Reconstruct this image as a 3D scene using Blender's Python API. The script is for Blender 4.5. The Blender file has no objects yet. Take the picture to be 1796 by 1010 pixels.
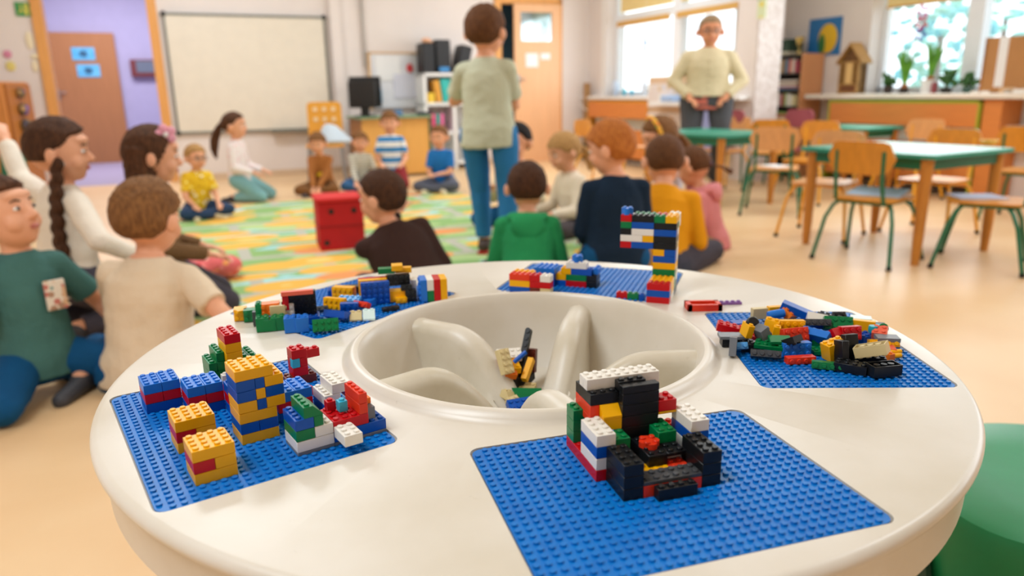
import bpy, bmesh, math, random
from mathutils import Vector, Matrix, noise, Euler
random.seed(7)
PI = math.pi
D2R = math.radians
scene = bpy.context.scene
COL = scene.collection

# ------------------------------------------------------------------ camera
H_CAM, PITCH, ROLL, F_PX = 0.95, 0.2613, -0.01618, 1282.7
_cp, _sp, _c, _s = math.cos(PITCH), math.sin(PITCH), math.cos(ROLL), math.sin(ROLL)
_X0, _U0, CF = Vector((1, 0, 0)), Vector((0, _sp, _cp)), Vector((0, _cp, -_sp))
CX = _c * _X0 + _s * _U0
CU = -_s * _X0 + _c * _U0
CP = Vector((0, 0, H_CAM))
cam_d = bpy.data.cameras.new('camera')
cam = bpy.data.objects.new('camera', cam_d); COL.objects.link(cam)
cam_d.sensor_width = 36; cam_d.lens = 36 * F_PX / 1796
cam_d.clip_start = 0.02; cam_d.clip_end = 200
m = Matrix.Identity(4)
for r_ in range(3):
    m[r_][0], m[r_][1], m[r_][2], m[r_][3] = CX[r_], CU[r_], -CF[r_], CP[r_]
cam.matrix_world = m
cam_d.dof.use_dof = True
cam_d.dof.focus_distance = 0.70
cam_d.dof.aperture_fstop = 4.5
scene.camera = cam
vs = scene.view_settings
vs.view_transform = 'Standard'; vs.look = 'None'; vs.gamma = 1.0; vs.use_curve_mapping = False
vs.exposure = 0.74
scene.cycles.use_denoising = True
scene.cycles.max_bounces = 7
scene.cycles.diffuse_bounces = 4
scene.cycles.caustics_reflective = False
scene.cycles.caustics_refractive = False
scene.cycles.sample_clamp_indirect = 6

# room frame: origin at the far corner, x along the far wall, y away from the camera
TH = D2R(23.6)
ORG = Vector((1.15, 10.89, 0))
def rw(x, y, z=0.0):
    return Vector((ORG.x + x * math.cos(TH) - y * math.sin(TH), ORG.y + x * math.sin(TH) + y * math.cos(TH), z))
def rl(p):
    d = p - ORG
    return Vector((d.x * math.cos(TH) + d.y * math.sin(TH), -d.x * math.sin(TH) + d.y * math.cos(TH), p.z))
def ray(px, py):
    return CF + (px - 898) / F_PX * CX + (505 - py) / F_PX * CU
def at_z(px, py, z=0.0):            # measured point of the photo on a level plane
    d = ray(px, py); return CP + d * ((z - H_CAM) / d.z)
def at_y(px, py, Y):
    d = ray(px, py); return CP + d * (Y / d.y)

# ------------------------------------------------------------------ world and lights
world = bpy.data.worlds.new('daylight'); scene.world = world
world.use_nodes = True
wn = world.node_tree.nodes; wl = world.node_tree.links
bg = wn['Background']
bg.inputs['Color'].default_value = (0.86, 0.95, 1.0, 1)
bg.inputs['Strength'].default_value = 1.7

def area(name, loc, rot, sx, sy, power, col):
    l = bpy.data.lights.new(name, 'AREA'); l.shape = 'RECTANGLE'; l.size = sx; l.size_y = sy
    l.energy = power; l.color = col
    o = bpy.data.objects.new(name, l); COL.objects.link(o)
    o.location = loc; o.rotation_euler = rot
    return o
WARM = (0.84, 0.93, 1.0)
for (lx, ly, pw) in ((-5.2, -1.8, 60), (-1.6, -2.2, 50), (-5.4, -5.2, 64), (-1.6, -5.4, 42), (-6.6, -9.0, 74), (-2.2, -8.8, 40)):
    area('ceiling_fill_light', rw(lx, ly, 2.93), (0, 0, TH), 1.3, 0.6, pw * 0.46, WARM)  # area lamps added to light the room; no ceiling lamp is in view
# area lamp added for unseen windows further along the window wall; none built there
area('window_daylight', rw(0.7, -8.6, 1.75), (0, D2R(90), TH), 1.5, 3.0, 34, (0.86, 0.94, 1.0))
area('window_daylight', rw(-0.10, -1.9, 1.5), (0, D2R(90), TH), 1.2, 2.0, 22, (0.90, 0.96, 1.0))
area('window_daylight', rw(0.70, -4.8, 1.5), (0, D2R(90), TH), 1.2, 1.6, 22, (0.90, 0.96, 1.0))
area('hall_light', rw(-6.2, 1.8, 2.8), (0, 0, TH), 1.5, 1.0, 60, (0.92, 0.93, 1.0))

# ------------------------------------------------------------------ materials
def lin(h):
    h = h.lstrip('#'); out = []
    for i in (0, 2, 4):
        c = int(h[i:i + 2], 16) / 255
        out.append(c / 12.92 if c <= 0.04045 else ((c + 0.055) / 1.055) ** 2.4)
    return (*out, 1.0)
_mats = {}
def mat(name, hexc, rough=0.5, spec=0.5, metal=0.0, var=0.0, vscale=8.0, bump=0.0, bscale=60.0, coat=0.0, hex2=None, stretch=None, trans=0.0, alpha=1.0):
    if name in _mats: return _mats[name]
    mt = bpy.data.materials.new(name); mt.use_nodes = True
    n, l = mt.node_tree.nodes, mt.node_tree.links
    b = n['Principled BSDF']
    b.inputs['Base Color'].default_value = lin(hexc)
    b.inputs['Roughness'].default_value = rough
    b.inputs['Specular IOR Level'].default_value = spec
    b.inputs['Metallic'].default_value = metal
    b.inputs['Coat Weight'].default_value = coat
    b.inputs['Transmission Weight'].default_value = trans
    tc = n.new('ShaderNodeTexCoord'); mp = n.new('ShaderNodeMapping')
    l.new(tc.outputs['Object'], mp.inputs['Vector'])
    if stretch: mp.inputs['Scale'].default_value = stretch
    nz = n.new('ShaderNodeTexNoise'); nz.inputs['Scale'].default_value = vscale; nz.inputs['Detail'].default_value = 5
    l.new(mp.outputs['Vector'], nz.inputs['Vector'])
    mx = n.new('ShaderNodeMix'); mx.data_type = 'RGBA'
    a = lin(hexc); c2 = lin(hex2) if hex2 else tuple(x * (1 - (var or 0.04)) for x in a[:3]) + (1,)
    mx.inputs[6].default_value = a; mx.inputs[7].default_value = c2
    rp = n.new('ShaderNodeValToRGB'); rp.color_ramp.elements[0].position = 0.38; rp.color_ramp.elements[1].position = 0.66
    l.new(nz.outputs['Fac'], rp.inputs['Fac']); l.new(rp.outputs['Color'], mx.inputs[0])
    l.new(mx.outputs[2], b.inputs['Base Color'])
    if bump:
        nb = n.new('ShaderNodeTexNoise'); nb.inputs['Scale'].default_value = bscale; nb.inputs['Detail'].default_value = 3
        l.new(mp.outputs['Vector'], nb.inputs['Vector'])
        bp = n.new('ShaderNodeBump'); bp.inputs['Strength'].default_value = bump; bp.inputs['Distance'].default_value = 0.01
        l.new(nb.outputs['Fac'], bp.inputs['Height']); l.new(bp.outputs['Normal'], b.inputs['Normal'])
    _mats[name] = mt
    return mt

def stripes(name, h1, h2, scale, axis='Z', duty=0.5, rough=0.85):
    mt = mat(name, h1, rough, bump=0.3)
    n, l = mt.node_tree.nodes, mt.node_tree.links
    tc = n.new('ShaderNodeTexCoord'); sx = n.new('ShaderNodeSeparateXYZ'); l.new(tc.outputs['Object'], sx.inputs[0])
    mm = n.new('ShaderNodeMath'); mm.operation = 'MULTIPLY'; mm.inputs[1].default_value = scale; l.new(sx.outputs[axis], mm.inputs[0])
    fr = n.new('ShaderNodeMath'); fr.operation = 'FRACT'; l.new(mm.outputs[0], fr.inputs[0])
    gt = n.new('ShaderNodeMath'); gt.operation = 'GREATER_THAN'; gt.inputs[1].default_value = duty; l.new(fr.outputs[0], gt.inputs[0])
    mx = n.new('ShaderNodeMix'); mx.data_type = 'RGBA'; mx.inputs[6].default_value = lin(h1); mx.inputs[7].default_value = lin(h2)
    l.new(gt.outputs[0], mx.inputs[0]); l.new(mx.outputs[2], n['Principled BSDF'].inputs['Base Color'])
    return mt

def spots(name, h1, cols, scale, thr=0.35, rough=0.85):
    """patches of several colours on a ground colour (printed cloth, paper)"""
    mt = mat(name, h1, rough)
    n, l = mt.node_tree.nodes, mt.node_tree.links
    tc = n.new('ShaderNodeTexCoord')
    v = n.new('ShaderNodeTexVoronoi'); v.inputs['Scale'].default_value = scale; l.new(tc.outputs['Object'], v.inputs['Vector'])
    sep = n.new('ShaderNodeSeparateColor'); l.new(v.outputs['Color'], sep.inputs[0])
    rp = n.new('ShaderNodeValToRGB'); rp.color_ramp.interpolation = 'CONSTANT'
    e = rp.color_ramp.elements; e[0].position = 0; e[0].color = lin(cols[0])
    e[1].position = 1.0 / len(cols); e[1].color = lin(cols[min(1, len(cols) - 1)])
    for k in range(2, len(cols)):
        q = e.new(k / len(cols)); q.color = lin(cols[k])
    l.new(sep.outputs[0], rp.inputs['Fac'])
    lt = n.new('ShaderNodeMath'); lt.operation = 'LESS_THAN'; lt.inputs[1].default_value = thr; l.new(v.outputs['Distance'], lt.inputs[0])
    mx = n.new('ShaderNodeMix'); mx.data_type = 'RGBA'; mx.inputs[6].default_value = lin(h1)
    l.new(rp.outputs['Color'], mx.inputs[7]); l.new(lt.outputs[0], mx.inputs[0])
    l.new(mx.outputs[2], n['Principled BSDF'].inputs['Base Color'])
    return mt

# ------------------------------------------------------------------ mesh helpers
def link(o, parent=None):
    COL.objects.link(o)
    if parent: o.parent = parent
    return o
def tag(o, label=None, cat=None, group=None, kind=None):
    if label: o['label'] = label
    if cat: o['category'] = cat
    if group: o['group'] = group
    if kind: o['kind'] = kind
    return o
def obj(name, bm, mt, parent=None, smooth=True, loc=None, rot=None):
    me = bpy.data.meshes.new(name)
    bmesh.ops.recalc_face_normals(bm, faces=bm.faces)
    bm.to_mesh(me); bm.free()
    if mt is not None:
        for mm in (mt if isinstance(mt, (list, tuple)) else [mt]): me.materials.append(mm)
    if smooth:
        me.shade_smooth()
        try: me.set_sharp_from_angle(angle=D2R(38))
        except Exception: pass
    o = bpy.data.objects.new(name, me); link(o, parent)
    if loc is not None: o.location = loc
    if rot is not None: o.rotation_euler = rot
    return o
def empty(name, loc, rz=0.0, label=None, cat=None, group=None):
    o = bpy.data.objects.new(name, None); COL.objects.link(o)
    o.location = loc; o.rotation_euler = (0, 0, rz); o.empty_display_size = 0.05
    return tag(o, label, cat, group)
def copy_tree(o, parent=None):
    c = o.copy(); COL.objects.link(c)
    if parent: c.parent = parent
    for ch in list(o.children): copy_tree(ch, c)
    return c
def box(bm, x0, x1, y0, y1, z0, z1, bev=0.0, M=None, mi=0):
    vs_ = [bm.verts.new(Vector(p)) for p in ((x0, y0, z0), (x1, y0, z0), (x1, y1, z0), (x0, y1, z0), (x0, y0, z1), (x1, y0, z1), (x1, y1, z1), (x0, y1, z1))]
    fs = [bm.faces.new([vs_[i] for i in f]) for f in ((3, 2, 1, 0), (4, 5, 6, 7), (0, 1, 5, 4), (1, 2, 6, 5), (2, 3, 7, 6), (3, 0, 4, 7))]
    for f in fs: f.material_index = mi
    g = vs_
    if bev:
        r = bmesh.ops.bevel(bm, geom=list({e for f in fs for e in f.edges}), offset=bev, segments=1, affect='EDGES')
        g = list({v for f in r['faces'] for v in f.verts} | {v for v in vs_ if v.is_valid})
    if M is not None: bmesh.ops.transform(bm, matrix=M, verts=g)
    return g
def tube(bm, a, b, ra, rb=None, seg=12, cap='flat', mi=0):
    """tapered limb between two points; cap 'flat' or 'round'"""
    if rb is None: rb = ra
    a, b = Vector(a), Vector(b); d = b - a; L = d.length
    if L < 1e-6: d = Vector((0, 0, 1)); L = 1e-6
    d.normalize(); u = d.orthogonal().normalized(); w = d.cross(u)
    rings = []
    if cap == 'round':
        for t in (80, 55, 28): rings.append((a - d * ra * math.sin(D2R(t)), ra * math.cos(D2R(t))))
    rings.append((a, ra)); rings.append((b, rb))
    if cap == 'round':
        for t in (28, 55, 80): rings.append((b + d * rb * math.sin(D2R(t)), rb * math.cos(D2R(t))))
    R = []
    for p, r in rings:
        R.append([bm.verts.new(p + (u * math.cos(2 * PI * k / seg) + w * math.sin(2 * PI * k / seg)) * r) for k in range(seg)])
    for i in range(len(R) - 1):
        for k in range(seg):
            f = bm.faces.new((R[i][k], R[i][(k + 1) % seg], R[i + 1][(k + 1) % seg], R[i + 1][k])); f.material_index = mi
    f = bm.faces.new(R[0][::-1]); f.material_index = mi
    f = bm.faces.new(R[-1]); f.material_index = mi
def poly_tube(bm, pts, r, seg=10, mi=0):
    pts = [Vector(p) for p in pts]; R = []
    for i, p in enumerate(pts):
        d = (pts[min(i + 1, len(pts) - 1)] - pts[max(i - 1, 0)]).normalized()
        if i == 0: u = d.orthogonal().normalized()
        else: u = (u - d * u.dot(d)).normalized()
        w = d.cross(u); rr = r[i] if isinstance(r, (list, tuple)) else r
        R.append([bm.verts.new(p + (u * math.cos(2 * PI * k / seg) + w * math.sin(2 * PI * k / seg)) * rr) for k in range(seg)])
    for i in range(len(R) - 1):
        for k in range(seg):
            f = bm.faces.new((R[i][k], R[i][(k + 1) % seg], R[i + 1][(k + 1) % seg], R[i + 1][k])); f.material_index = mi
    bm.faces.new(R[0][::-1]).material_index = mi; bm.faces.new(R[-1]).material_index = mi
def ell(bm, c, r, M=None, u=18, v=12, mi=0):
    res = bmesh.ops.create_uvsphere(bm, u_segments=u, v_segments=v, radius=1.0)
    T = Matrix.Translation(Vector(c)) @ (M.to_4x4() if M is not None else Matrix.Identity(4)) @ Matrix.Diagonal((*r, 1))
    bmesh.ops.transform(bm, matrix=T, verts=res['verts'])
    if mi:
        for f in {f for v_ in res['verts'] for f in v_.link_faces}: f.material_index = mi
    return res['verts']
def lathe(bm, prof, seg=96, c=(0, 0, 0), mi=0):
    c = Vector(c); R = []
    for r, z in prof:
        if r < 1e-6: R.append([bm.verts.new(c + Vector((0, 0, z)))])
        else: R.append([bm.verts.new(c + Vector((r * math.cos(2 * PI * k / seg), r * math.sin(2 * PI * k / seg), z))) for k in range(seg)])
    for i in range(len(R) - 1):
        A, B = R[i], R[i + 1]
        for k in range(seg):
            k2 = (k + 1) % seg
            if len(A) == 1 and len(B) == 1: continue
            if len(A) == 1: f = bm.faces.new((A[0], B[k2], B[k]))
            elif len(B) == 1: f = bm.faces.new((A[k], A[k2], B[0]))
            else: f = bm.faces.new((A[k], A[k2], B[k2], B[k]))
            f.material_index = mi
def prism(bm, pts, z0, z1, mi=0):
    """outline in x,y extruded in z"""
    a = [bm.verts.new((x, y, z0)) for x, y in pts]; b = [bm.verts.new((x, y, z1)) for x, y in pts]
    n = len(pts)
    fs = [bm.faces.new(a[::-1]), bm.faces.new(b)] + [bm.faces.new((a[i], a[(i + 1) % n], b[(i + 1) % n], b[i])) for i in range(n)]
    for f in fs: f.material_index = mi
    return a + b
def rrect(x0, x1, y0, y1, r, n=5):
    out = []
    for cx, cy, a0 in ((x1 - r, y1 - r, 0), (x0 + r, y1 - r, 90), (x0 + r, y0 + r, 180), (x1 - r, y0 + r, 270)):
        for k in range(n + 1):
            a = D2R(a0 + 90 * k / n); out.append((cx + r * math.cos(a), cy + r * math.sin(a)))
    return out
def loft(bm, secs, seg=20, mi=0):
    """secs: (centre, side vector, front vector) with radii folded into the vectors"""
    R = []
    for c, s_, f_ in secs:
        c, s_, f_ = Vector(c), Vector(s_), Vector(f_)
        R.append([bm.verts.new(c + s_ * math.cos(2 * PI * k / seg) + f_ * math.sin(2 * PI * k / seg)) for k in range(seg)])
    for i in range(len(R) - 1):
        for k in range(seg):
            bm.faces.new((R[i][k], R[i][(k + 1) % seg], R[i + 1][(k + 1) % seg], R[i + 1][k])).material_index = mi
    bm.faces.new(R[0][::-1]); bm.faces.new(R[-1])
def bake(o):
    dg = bpy.context.evaluated_depsgraph_get()
    me = bpy.data.meshes.new_from_object(o.evaluated_get(dg))
    o.modifiers.clear(); old = o.data; o.data = me
    bpy.data.meshes.remove(old)
    return o
def voxel(name, bm, mt, parent, vox, sm=4, disp=0.0, dscale=0.12, sharp=False):
    o = obj(name, bm, mt, parent, smooth=False)
    md = o.modifiers.new('r', 'REMESH'); md.mode = 'VOXEL'; md.voxel_size = vox; md.use_smooth_shade = True
    ms = o.modifiers.new('s', 'SMOOTH'); ms.iterations = sm; ms.factor = 0.6
    if disp:
        tx = bpy.data.textures.new('folds', 'CLOUDS'); tx.noise_scale = dscale; tx.noise_depth = 2
        mdp = o.modifiers.new('d', 'DISPLACE'); mdp.texture = tx; mdp.strength = disp; mdp.mid_level = 0.5
        mdp.texture_coords = 'GLOBAL'
    bpy.context.view_layer.update()
    bake(o); o.data.shade_smooth()
    if not o.data.materials: o.data.materials.append(mt)
    return o

# ------------------------------------------------------------------ room shell
def robj(name, bm, mt, label=None, kind='structure', smooth=False):
    o = obj(name, bm, mt, None, smooth, loc=ORG, rot=(0, 0, TH))
    return tag(o, label, None, None, kind)
M_wall = mat('wall_paint', 'EAE0DB', 0.8, 0.2, var=0.03, vscale=3)
M_white = mat('white_paint', 'F2F0EE', 0.5, 0.4, var=0.02)
M_lilac = mat('lilac_paint', 'B0A9C6', 0.8, 0.2, var=0.04)
M_frame = mat('beech_frame', 'E9A75E', 0.45, 0.4, var=0.12, vscale=5, stretch=(6, 6, 0.6))
M_door = mat('brown_door', 'AE7448', 0.45, 0.4, var=0.10, vscale=5, stretch=(8, 8, 0.6))
M_leaf = mat('pale_beech_door', 'EDB788', 0.4, 0.4, var=0.08, vscale=4, stretch=(8, 8, 0.5))
M_floor = mat('ochre_linoleum', 'E9C598', 0.36, 0.40, vscale=2.2, hex2='E4BC8C', bump=0.02, bscale=5)
M_lilac_floor = mat('lilac_floor', 'A79FB8', 0.4, 0.4)
M_dark = mat('dark_void', '20282C', 0.7)
M_metal = mat('grey_metal', '9A9C9E', 0.35, 0.5, metal=0.8)
M_alu = mat('aluminium_trim', '7F8078', 0.45, 0.5, metal=0.3)
M_black = mat('black_plastic', '1B1B1C', 0.45)
M_paper = mat('white_paper', 'F0EFEF', 0.7, var=0.03, vscale=30)

XL, YB = -8.6, -12.2        # left wall and back wall, in room coordinates
bm = bmesh.new(); box(bm, XL - .1, 2.6, YB - .1, 0.0, -0.1, 0); robj('floor', bm, M_floor)
bm = bmesh.new(); box(bm, XL, -4.8, 0.0, 3.6, -0.1, 0.0); robj('floor_hall', bm, M_lilac_floor)
bm = bmesh.new(); box(bm, XL - .1, 2.6, YB - .1, 3.7, 3.0, 3.1); robj('ceiling', bm, mat('ceiling_paint', 'F4F2EE', 0.9, 0.1))
# far wall with the hall opening (-6.60 .. -5.66) and the gap of the beech door (-1.45 .. -0.5)
OX0, OX1, OZ = -6.62, -5.62, 2.25
bm = bmesh.new()
box(bm, XL, OX0, 0, .15, 0, 3.0); box(bm, OX1, -1.42, 0, .15, 0, 3.0); box(bm, OX0, OX1, 0, .15, OZ, 3.0)
box(bm, -0.47, .15, 0, .15, 0, 3.0); box(bm, -1.42, -0.47, 0, .15, 2.13, 3.0)
robj('wall_far', bm, M_wall)
bm = bmesh.new(); box(bm, XL - .1, XL, YB, 3.6, 0, 3); robj('wall_left', bm, M_wall)
bm = bmesh.new(); box(bm, XL, 2.5, YB - .1, YB, 0, 3); robj('wall_back', bm, M_wall)
# left window wall (x = 0) and deeper right window wall (x = .78)
def window_wall(name, x, y0, y1, openings, z0=.88, z1=2.6, t=.30, ends=None):
    bm = bmesh.new()
    box(bm, x, x + t, y0, y1, 0, z0); box(bm, x, x + t, y0, y1, z1, 3.0)
    ys = [y0]
    for a, b in openings: ys += [a, b]
    ys.append(y1)
    for k in range(0, len(ys), 2): box(bm, x, x + t, ys[k], ys[k + 1], z0, z1)
    return robj(name, bm, M_wall)
window_wall('wall_window', 0.0, -3.42, 0.0, [(-3.10, -.45)])
XB = 0.98
window_wall('wall_right', XB, YB, -2.70, [(-7.0, -3.92)])
bm = bmesh.new(); box(bm, 0.30, XB, -2.76, -2.70, 0, 3); robj('wall_return', bm, M_wall)
bm = bmesh.new(); box(bm, -0.004, 0.304, -3.435, -3.40, 0, 3); robj('trim_pillar', bm, mat('pillar_paint', 'CFC2BC', 0.8, 0.2, vscale=26, hex2='E3DBD8'))
bm = bmesh.new(); box(bm, OX1, OX1 + .10, -.03, .17, 0, OZ + .10); box(bm, OX0 - .10, OX0, -.03, .17, 0, OZ + .10); box(bm, OX0 - .10, OX1 + .10, -.03, .17, OZ, OZ + .10)
robj('door_frame_hall', bm, M_frame)
# hall behind
bm = bmesh.new(); box(bm, XL, -4.8, 3.5, 3.6, 0, 3); box(bm, -4.85, -4.75, .15, 3.6, 0, 3); box(bm, XL, XL + .02, .15, 3.6, 0, 3); robj('wall_hall', bm, M_lilac)
HY = 3.46
t = empty('door_1', rw(-6.62, HY), TH)
tag(t, 'brown wooden door at the end of the lilac hall, two blue signs on it', 'door'); t['kind'] = 'structure'
bm = bmesh.new(); box(bm, -.48, .43, -.03, .02, 0.0, 1.90, .004); obj('door_panel', bm, M_door, t)
for zz, dx in ((1.60, .10), (1.36, .135)):
    s = bmesh.new(); box(s, -.15 + dx - .10, .15 + dx - .10, -.042, -.031, zz - .09, zz + .09, .002)
    so = obj('sign_plate', s, mat('sign_blue', '4FA9D6', .5, vscale=14, hex2='6FC0E2'), t)
    s = bmesh.new(); prism(s, [(dx - .10 + .07 * math.cos(a * .52 - .0) * (1 if a % 2 else .6), zz - .0 + .05 * math.sin(a * .52)) for a in range(12)], 0, .004)
    s2 = obj('pictogram', s, mat('sign_navy', '2B5D7C', .6), so, rot=(D2R(90), 0, 0), loc=(0, -.043, 0))
bm = bmesh.new(); box(bm, -.43, -.39, -.055, -.03, .93, 1.10, .003); tube(bm, (-.41, -.07, 1.05), (-.30, -.07, 1.05), .009); tube(bm, (-.41, -.03, 1.05), (-.41, -.075, 1.05), .009)
obj('door_handle', bm, M_metal, t)
# beech door leaf standing in the gap, dark room behind
bm = bmesh.new(); box(bm, -1.45, -1.36, -.03, .15, 0, 2.18); box(bm, -.5, -.44, -.02, .15, 0, 2.18); box(bm, -1.45, -.44, -.02, .15, 2.10, 2.18); robj('door_frame_beech', bm, M_frame)
bm = bmesh.new(); box(bm, -1.7, -.2, 1.1, 1.2, 0, 3); box(bm, -1.75, -1.65, .15, 1.2, 0, 3); box(bm, -.3, -.2, .15, 1.2, 0, 3); robj('wall_side_room', bm, mat('teal_dark_wall', '3E5B66', .8))
t = empty('door_2', rw(-1.18, -.03), TH + D2R(-3)); t['kind'] = 'structure'
tag(t, 'pale beech door with a small square window and paper notes', 'door')
bm = bmesh.new()
for b_ in ((0, .68, 0, 1.62), (0, .68, 1.99, 2.09), (0, .09, 1.62, 1.99), (.55, .68, 1.62, 1.99)): box(bm, b_[0], b_[1], -.02, .02, b_[2], b_[3])
obj('door_panel', bm, M_leaf, t)
bm = bmesh.new(); box(bm, .09, .55, -.004, .004, 1.62, 1.99)
obj('window_pane', bm, mat('mirror_glass', 'B9CBD2', 0.08, 0.8, metal=0.7, vscale=3, hex2='5C6E70'), t)
bm = bmesh.new(); box(bm, .16, .34, -.026, -.021, 1.28, 1.46); box(bm, .38, .52, -.026, -.021, 1.38, 1.46); obj('paper_note', bm, M_paper, t)
bm = bmesh.new(); box(bm, .03, .065, -.035, -.02, 1.0, 1.18, .003); tube(bm, (.045, -.05, 1.12), (.14, -.05, 1.12), .008); tube(bm, (.045, -.02, 1.12), (.045, -.055, 1.12), .008); obj('door_handle', bm, M_metal, t)
# skirting
bm = bmesh.new(); box(bm, OX1 + .10, -1.45, -.012, 0, 0, .07); box(bm, XL, OX0 - .10, -.012, 0, 0, .07); box(bm, -.44, 0, -.012, 0, 0, .07); robj('baseboard_far', bm, mat('skirting', 'D9BFA2', .5))
bm = bmesh.new(); box(bm, -3.62, -3.50, -.06, 0, 0.07, 3); robj('trim_pilaster', bm, M_wall)

# windows
M_upvc = mat('white_window_plastic', 'F0F3F8', 0.35, 0.5, var=0.02)
def glass_mat():
    mt = bpy.data.materials.new('window_glass'); mt.use_nodes = True
    n, l = mt.node_tree.nodes, mt.node_tree.links
    n.clear(); out = n.new('ShaderNodeOutputMaterial'); t_ = n.new('ShaderNodeBsdfTransparent'); g = n.new('ShaderNodeBsdfGlossy')
    g.inputs['Roughness'].default_value = 0.02; x = n.new('ShaderNodeMixShader'); x.inputs[0].default_value = 0.07
    t_.inputs['Color'].default_value = (.97, .99, 1, 1)
    l.new(t_.outputs[0], x.inputs[1]); l.new(g.outputs[0], x.inputs[2]); l.new(x.outputs[0], out.inputs[0]); return mt
M_glass = glass_mat()
M_blind = mat('yellow_roller_blind', 'F0D896', 0.8, var=0.05, vscale=20)
M_blindrail = mat('ochre_blind_rail', 'D9A95B', 0.6)
def window(num, x, y0, y1, z0, z1, muls, transom, label):
    w = empty('window_%d' % num, rw(x + .16, 0), TH); w['kind'] = 'structure'; tag(w, label, 'window')
    bm = bmesh.new(); fr = .06
    box(bm, 0, .07, y0, y1, z0, z0 + fr); box(bm, 0, .07, y0, y1, z1 - fr, z1); box(bm, 0, .07, y0, y0 + fr, z0, z1); box(bm, 0, .07, y1 - fr, y1, z0, z1)
    for q in muls: box(bm, -.02, .09, q - .075, q + .075, z0, z1)
    if transom: box(bm, -.01, .08, y0, y1, transom - .05, transom + .05)
    obj('window_frame', bm, M_upvc, w, False)
    ys = [y0] + list(muls) + [y1]
    for i in range(len(ys) - 1):
        bm = bmesh.new(); box(bm, .03, .036, ys[i] + .03, ys[i + 1] - .03, z0 + .03, z1 - .03); obj('window_pane', bm, M_glass, w, False)
    return w
w1 = window(1, 0.0, -3.10, -.45, .88, 2.6, (-1.85,), 1.88, 'large white window with raised ochre blinds behind the standing adult')
w2 = window(2, XB, -7.0, -3.92, .88, 2.6, (-4.90,), None, 'white window over the long sill with hyacinths, cut by the photo edge')
for (xx, ya, yb, zr, full, w) in ((-.0, -1.78, -.62, 1.80, 0, w1), (-.0, -3.02, -1.94, 1.80, 0, w1)):
    bm = bmesh.new(); box(bm, -.10, -.06, ya, yb, zr - .035, zr + .035, .006); obj('blind_rail', bm, M_blindrail, w)
    bm = bmesh.new(); box(bm, -.035, -.03, ya, yb, 1.95, 2.5); obj('blind_cloth', bm, M_blind, w, False)
bm = bmesh.new(); box(bm, -.035, -.03, -4.76, -3.98, 1.70, 2.5); obj('blind_cloth', bm, M_blind, w2, False)
bm = bmesh.new(); tube(bm, (-.035, -4.76, 1.70), (-.035, -3.98, 1.70), .012); obj('blind_rail', bm, M_blindrail, w2)
# white window reveals and sills
bm = bmesh.new(); box(bm, -.001, .02, -.44, -.33, .88, 2.6); robj('trim_window_reveal', bm, M_white)
bm = bmesh.new(); box(bm, -.14, .2, -3.36, -.02, .835, .88, .006); robj('window_sill_1', bm, M_white)
bm = bmesh.new(); box(bm, .68, 1.2, -9.0, -3.42, .835, .88, .006); robj('window_sill_2', bm, mat('cream_sill', 'EFE3D4', .45))
# lamp housings added out of view to go with the ceiling fill lights
for (lx, ly, where) in ((-5.2, -1.8, 'before the whiteboard'), (-1.6, -2.2, 'before the beech door'), (-5.4, -5.2, 'over the rug'), (-1.6, -5.4, 'over the green school tables'), (-6.6, -9.0, 'behind the camera on the hall side'), (-2.2, -8.8, 'behind the camera on the window side')):
    t = empty('added_ceiling_lamp', rw(lx, ly, 2.95), TH, 'unseen white lamp panel added to the ceiling ' + where, 'lamp', 'added ceiling lamp panels')
    bm = bmesh.new(); box(bm, -.72, .72, -.36, .36, 0, .05, .004); obj('housing', bm, M_white, t)

# daylight scenery beyond the glass
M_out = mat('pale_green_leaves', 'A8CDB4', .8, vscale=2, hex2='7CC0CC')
M_bark = mat('grey_bark', '8A8078', .9)
for k, (lx, ly, hh, rr) in enumerate(((5.5, 1.6, 2.9, 1.1), (5.6, -1.2, 2.7, .9), (8.6, -3.4, 3.2, 1.2), (9.8, .6, 3.2, 1.3))):
    t = empty('garden_tree', rw(lx, ly, -1), 0, ['pale tree beyond the left window', 'slim tree beyond the mullion of the right window', 'bushy tree beyond the right edge of the right window', 'distant tree beyond the right window'][k], 'tree')
    bm = bmesh.new(); tube(bm, (0, 0, 0), (0, 0, hh), .12, .05); obj('trunk', bm, M_bark, t)
    bm = bmesh.new(); rnd = random.Random(k)
    for q in range(110):
        a = rnd.random() * 6.28; e = rnd.uniform(-1.1, 1); r0 = rr * rnd.uniform(.2, 1.15)
        ell(bm, (r0 * math.cos(a), r0 * math.sin(a), hh + e * rr), [rr * rnd.uniform(.05, .14), rr * rnd.uniform(.05, .14), rr * rnd.uniform(.03, .10)], u=8, v=6)
    obj('crown', bm, M_out, t)
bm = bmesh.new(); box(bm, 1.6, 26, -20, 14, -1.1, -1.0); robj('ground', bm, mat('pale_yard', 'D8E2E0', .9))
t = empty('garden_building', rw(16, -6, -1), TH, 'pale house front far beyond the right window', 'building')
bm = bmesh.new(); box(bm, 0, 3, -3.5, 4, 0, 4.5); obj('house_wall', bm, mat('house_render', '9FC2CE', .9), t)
bm = bmesh.new(); prism(bm, [(-.4, 4.4), (3.4, 4.4), (1.5, 5.9)], -4.2, 3.8); bmesh.ops.transform(bm, matrix=Matrix.Rotation(D2R(90), 4, 'X'), verts=bm.verts); obj('roof', bm, mat('roof_tile', '5F8E9E', .9), t)

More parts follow.
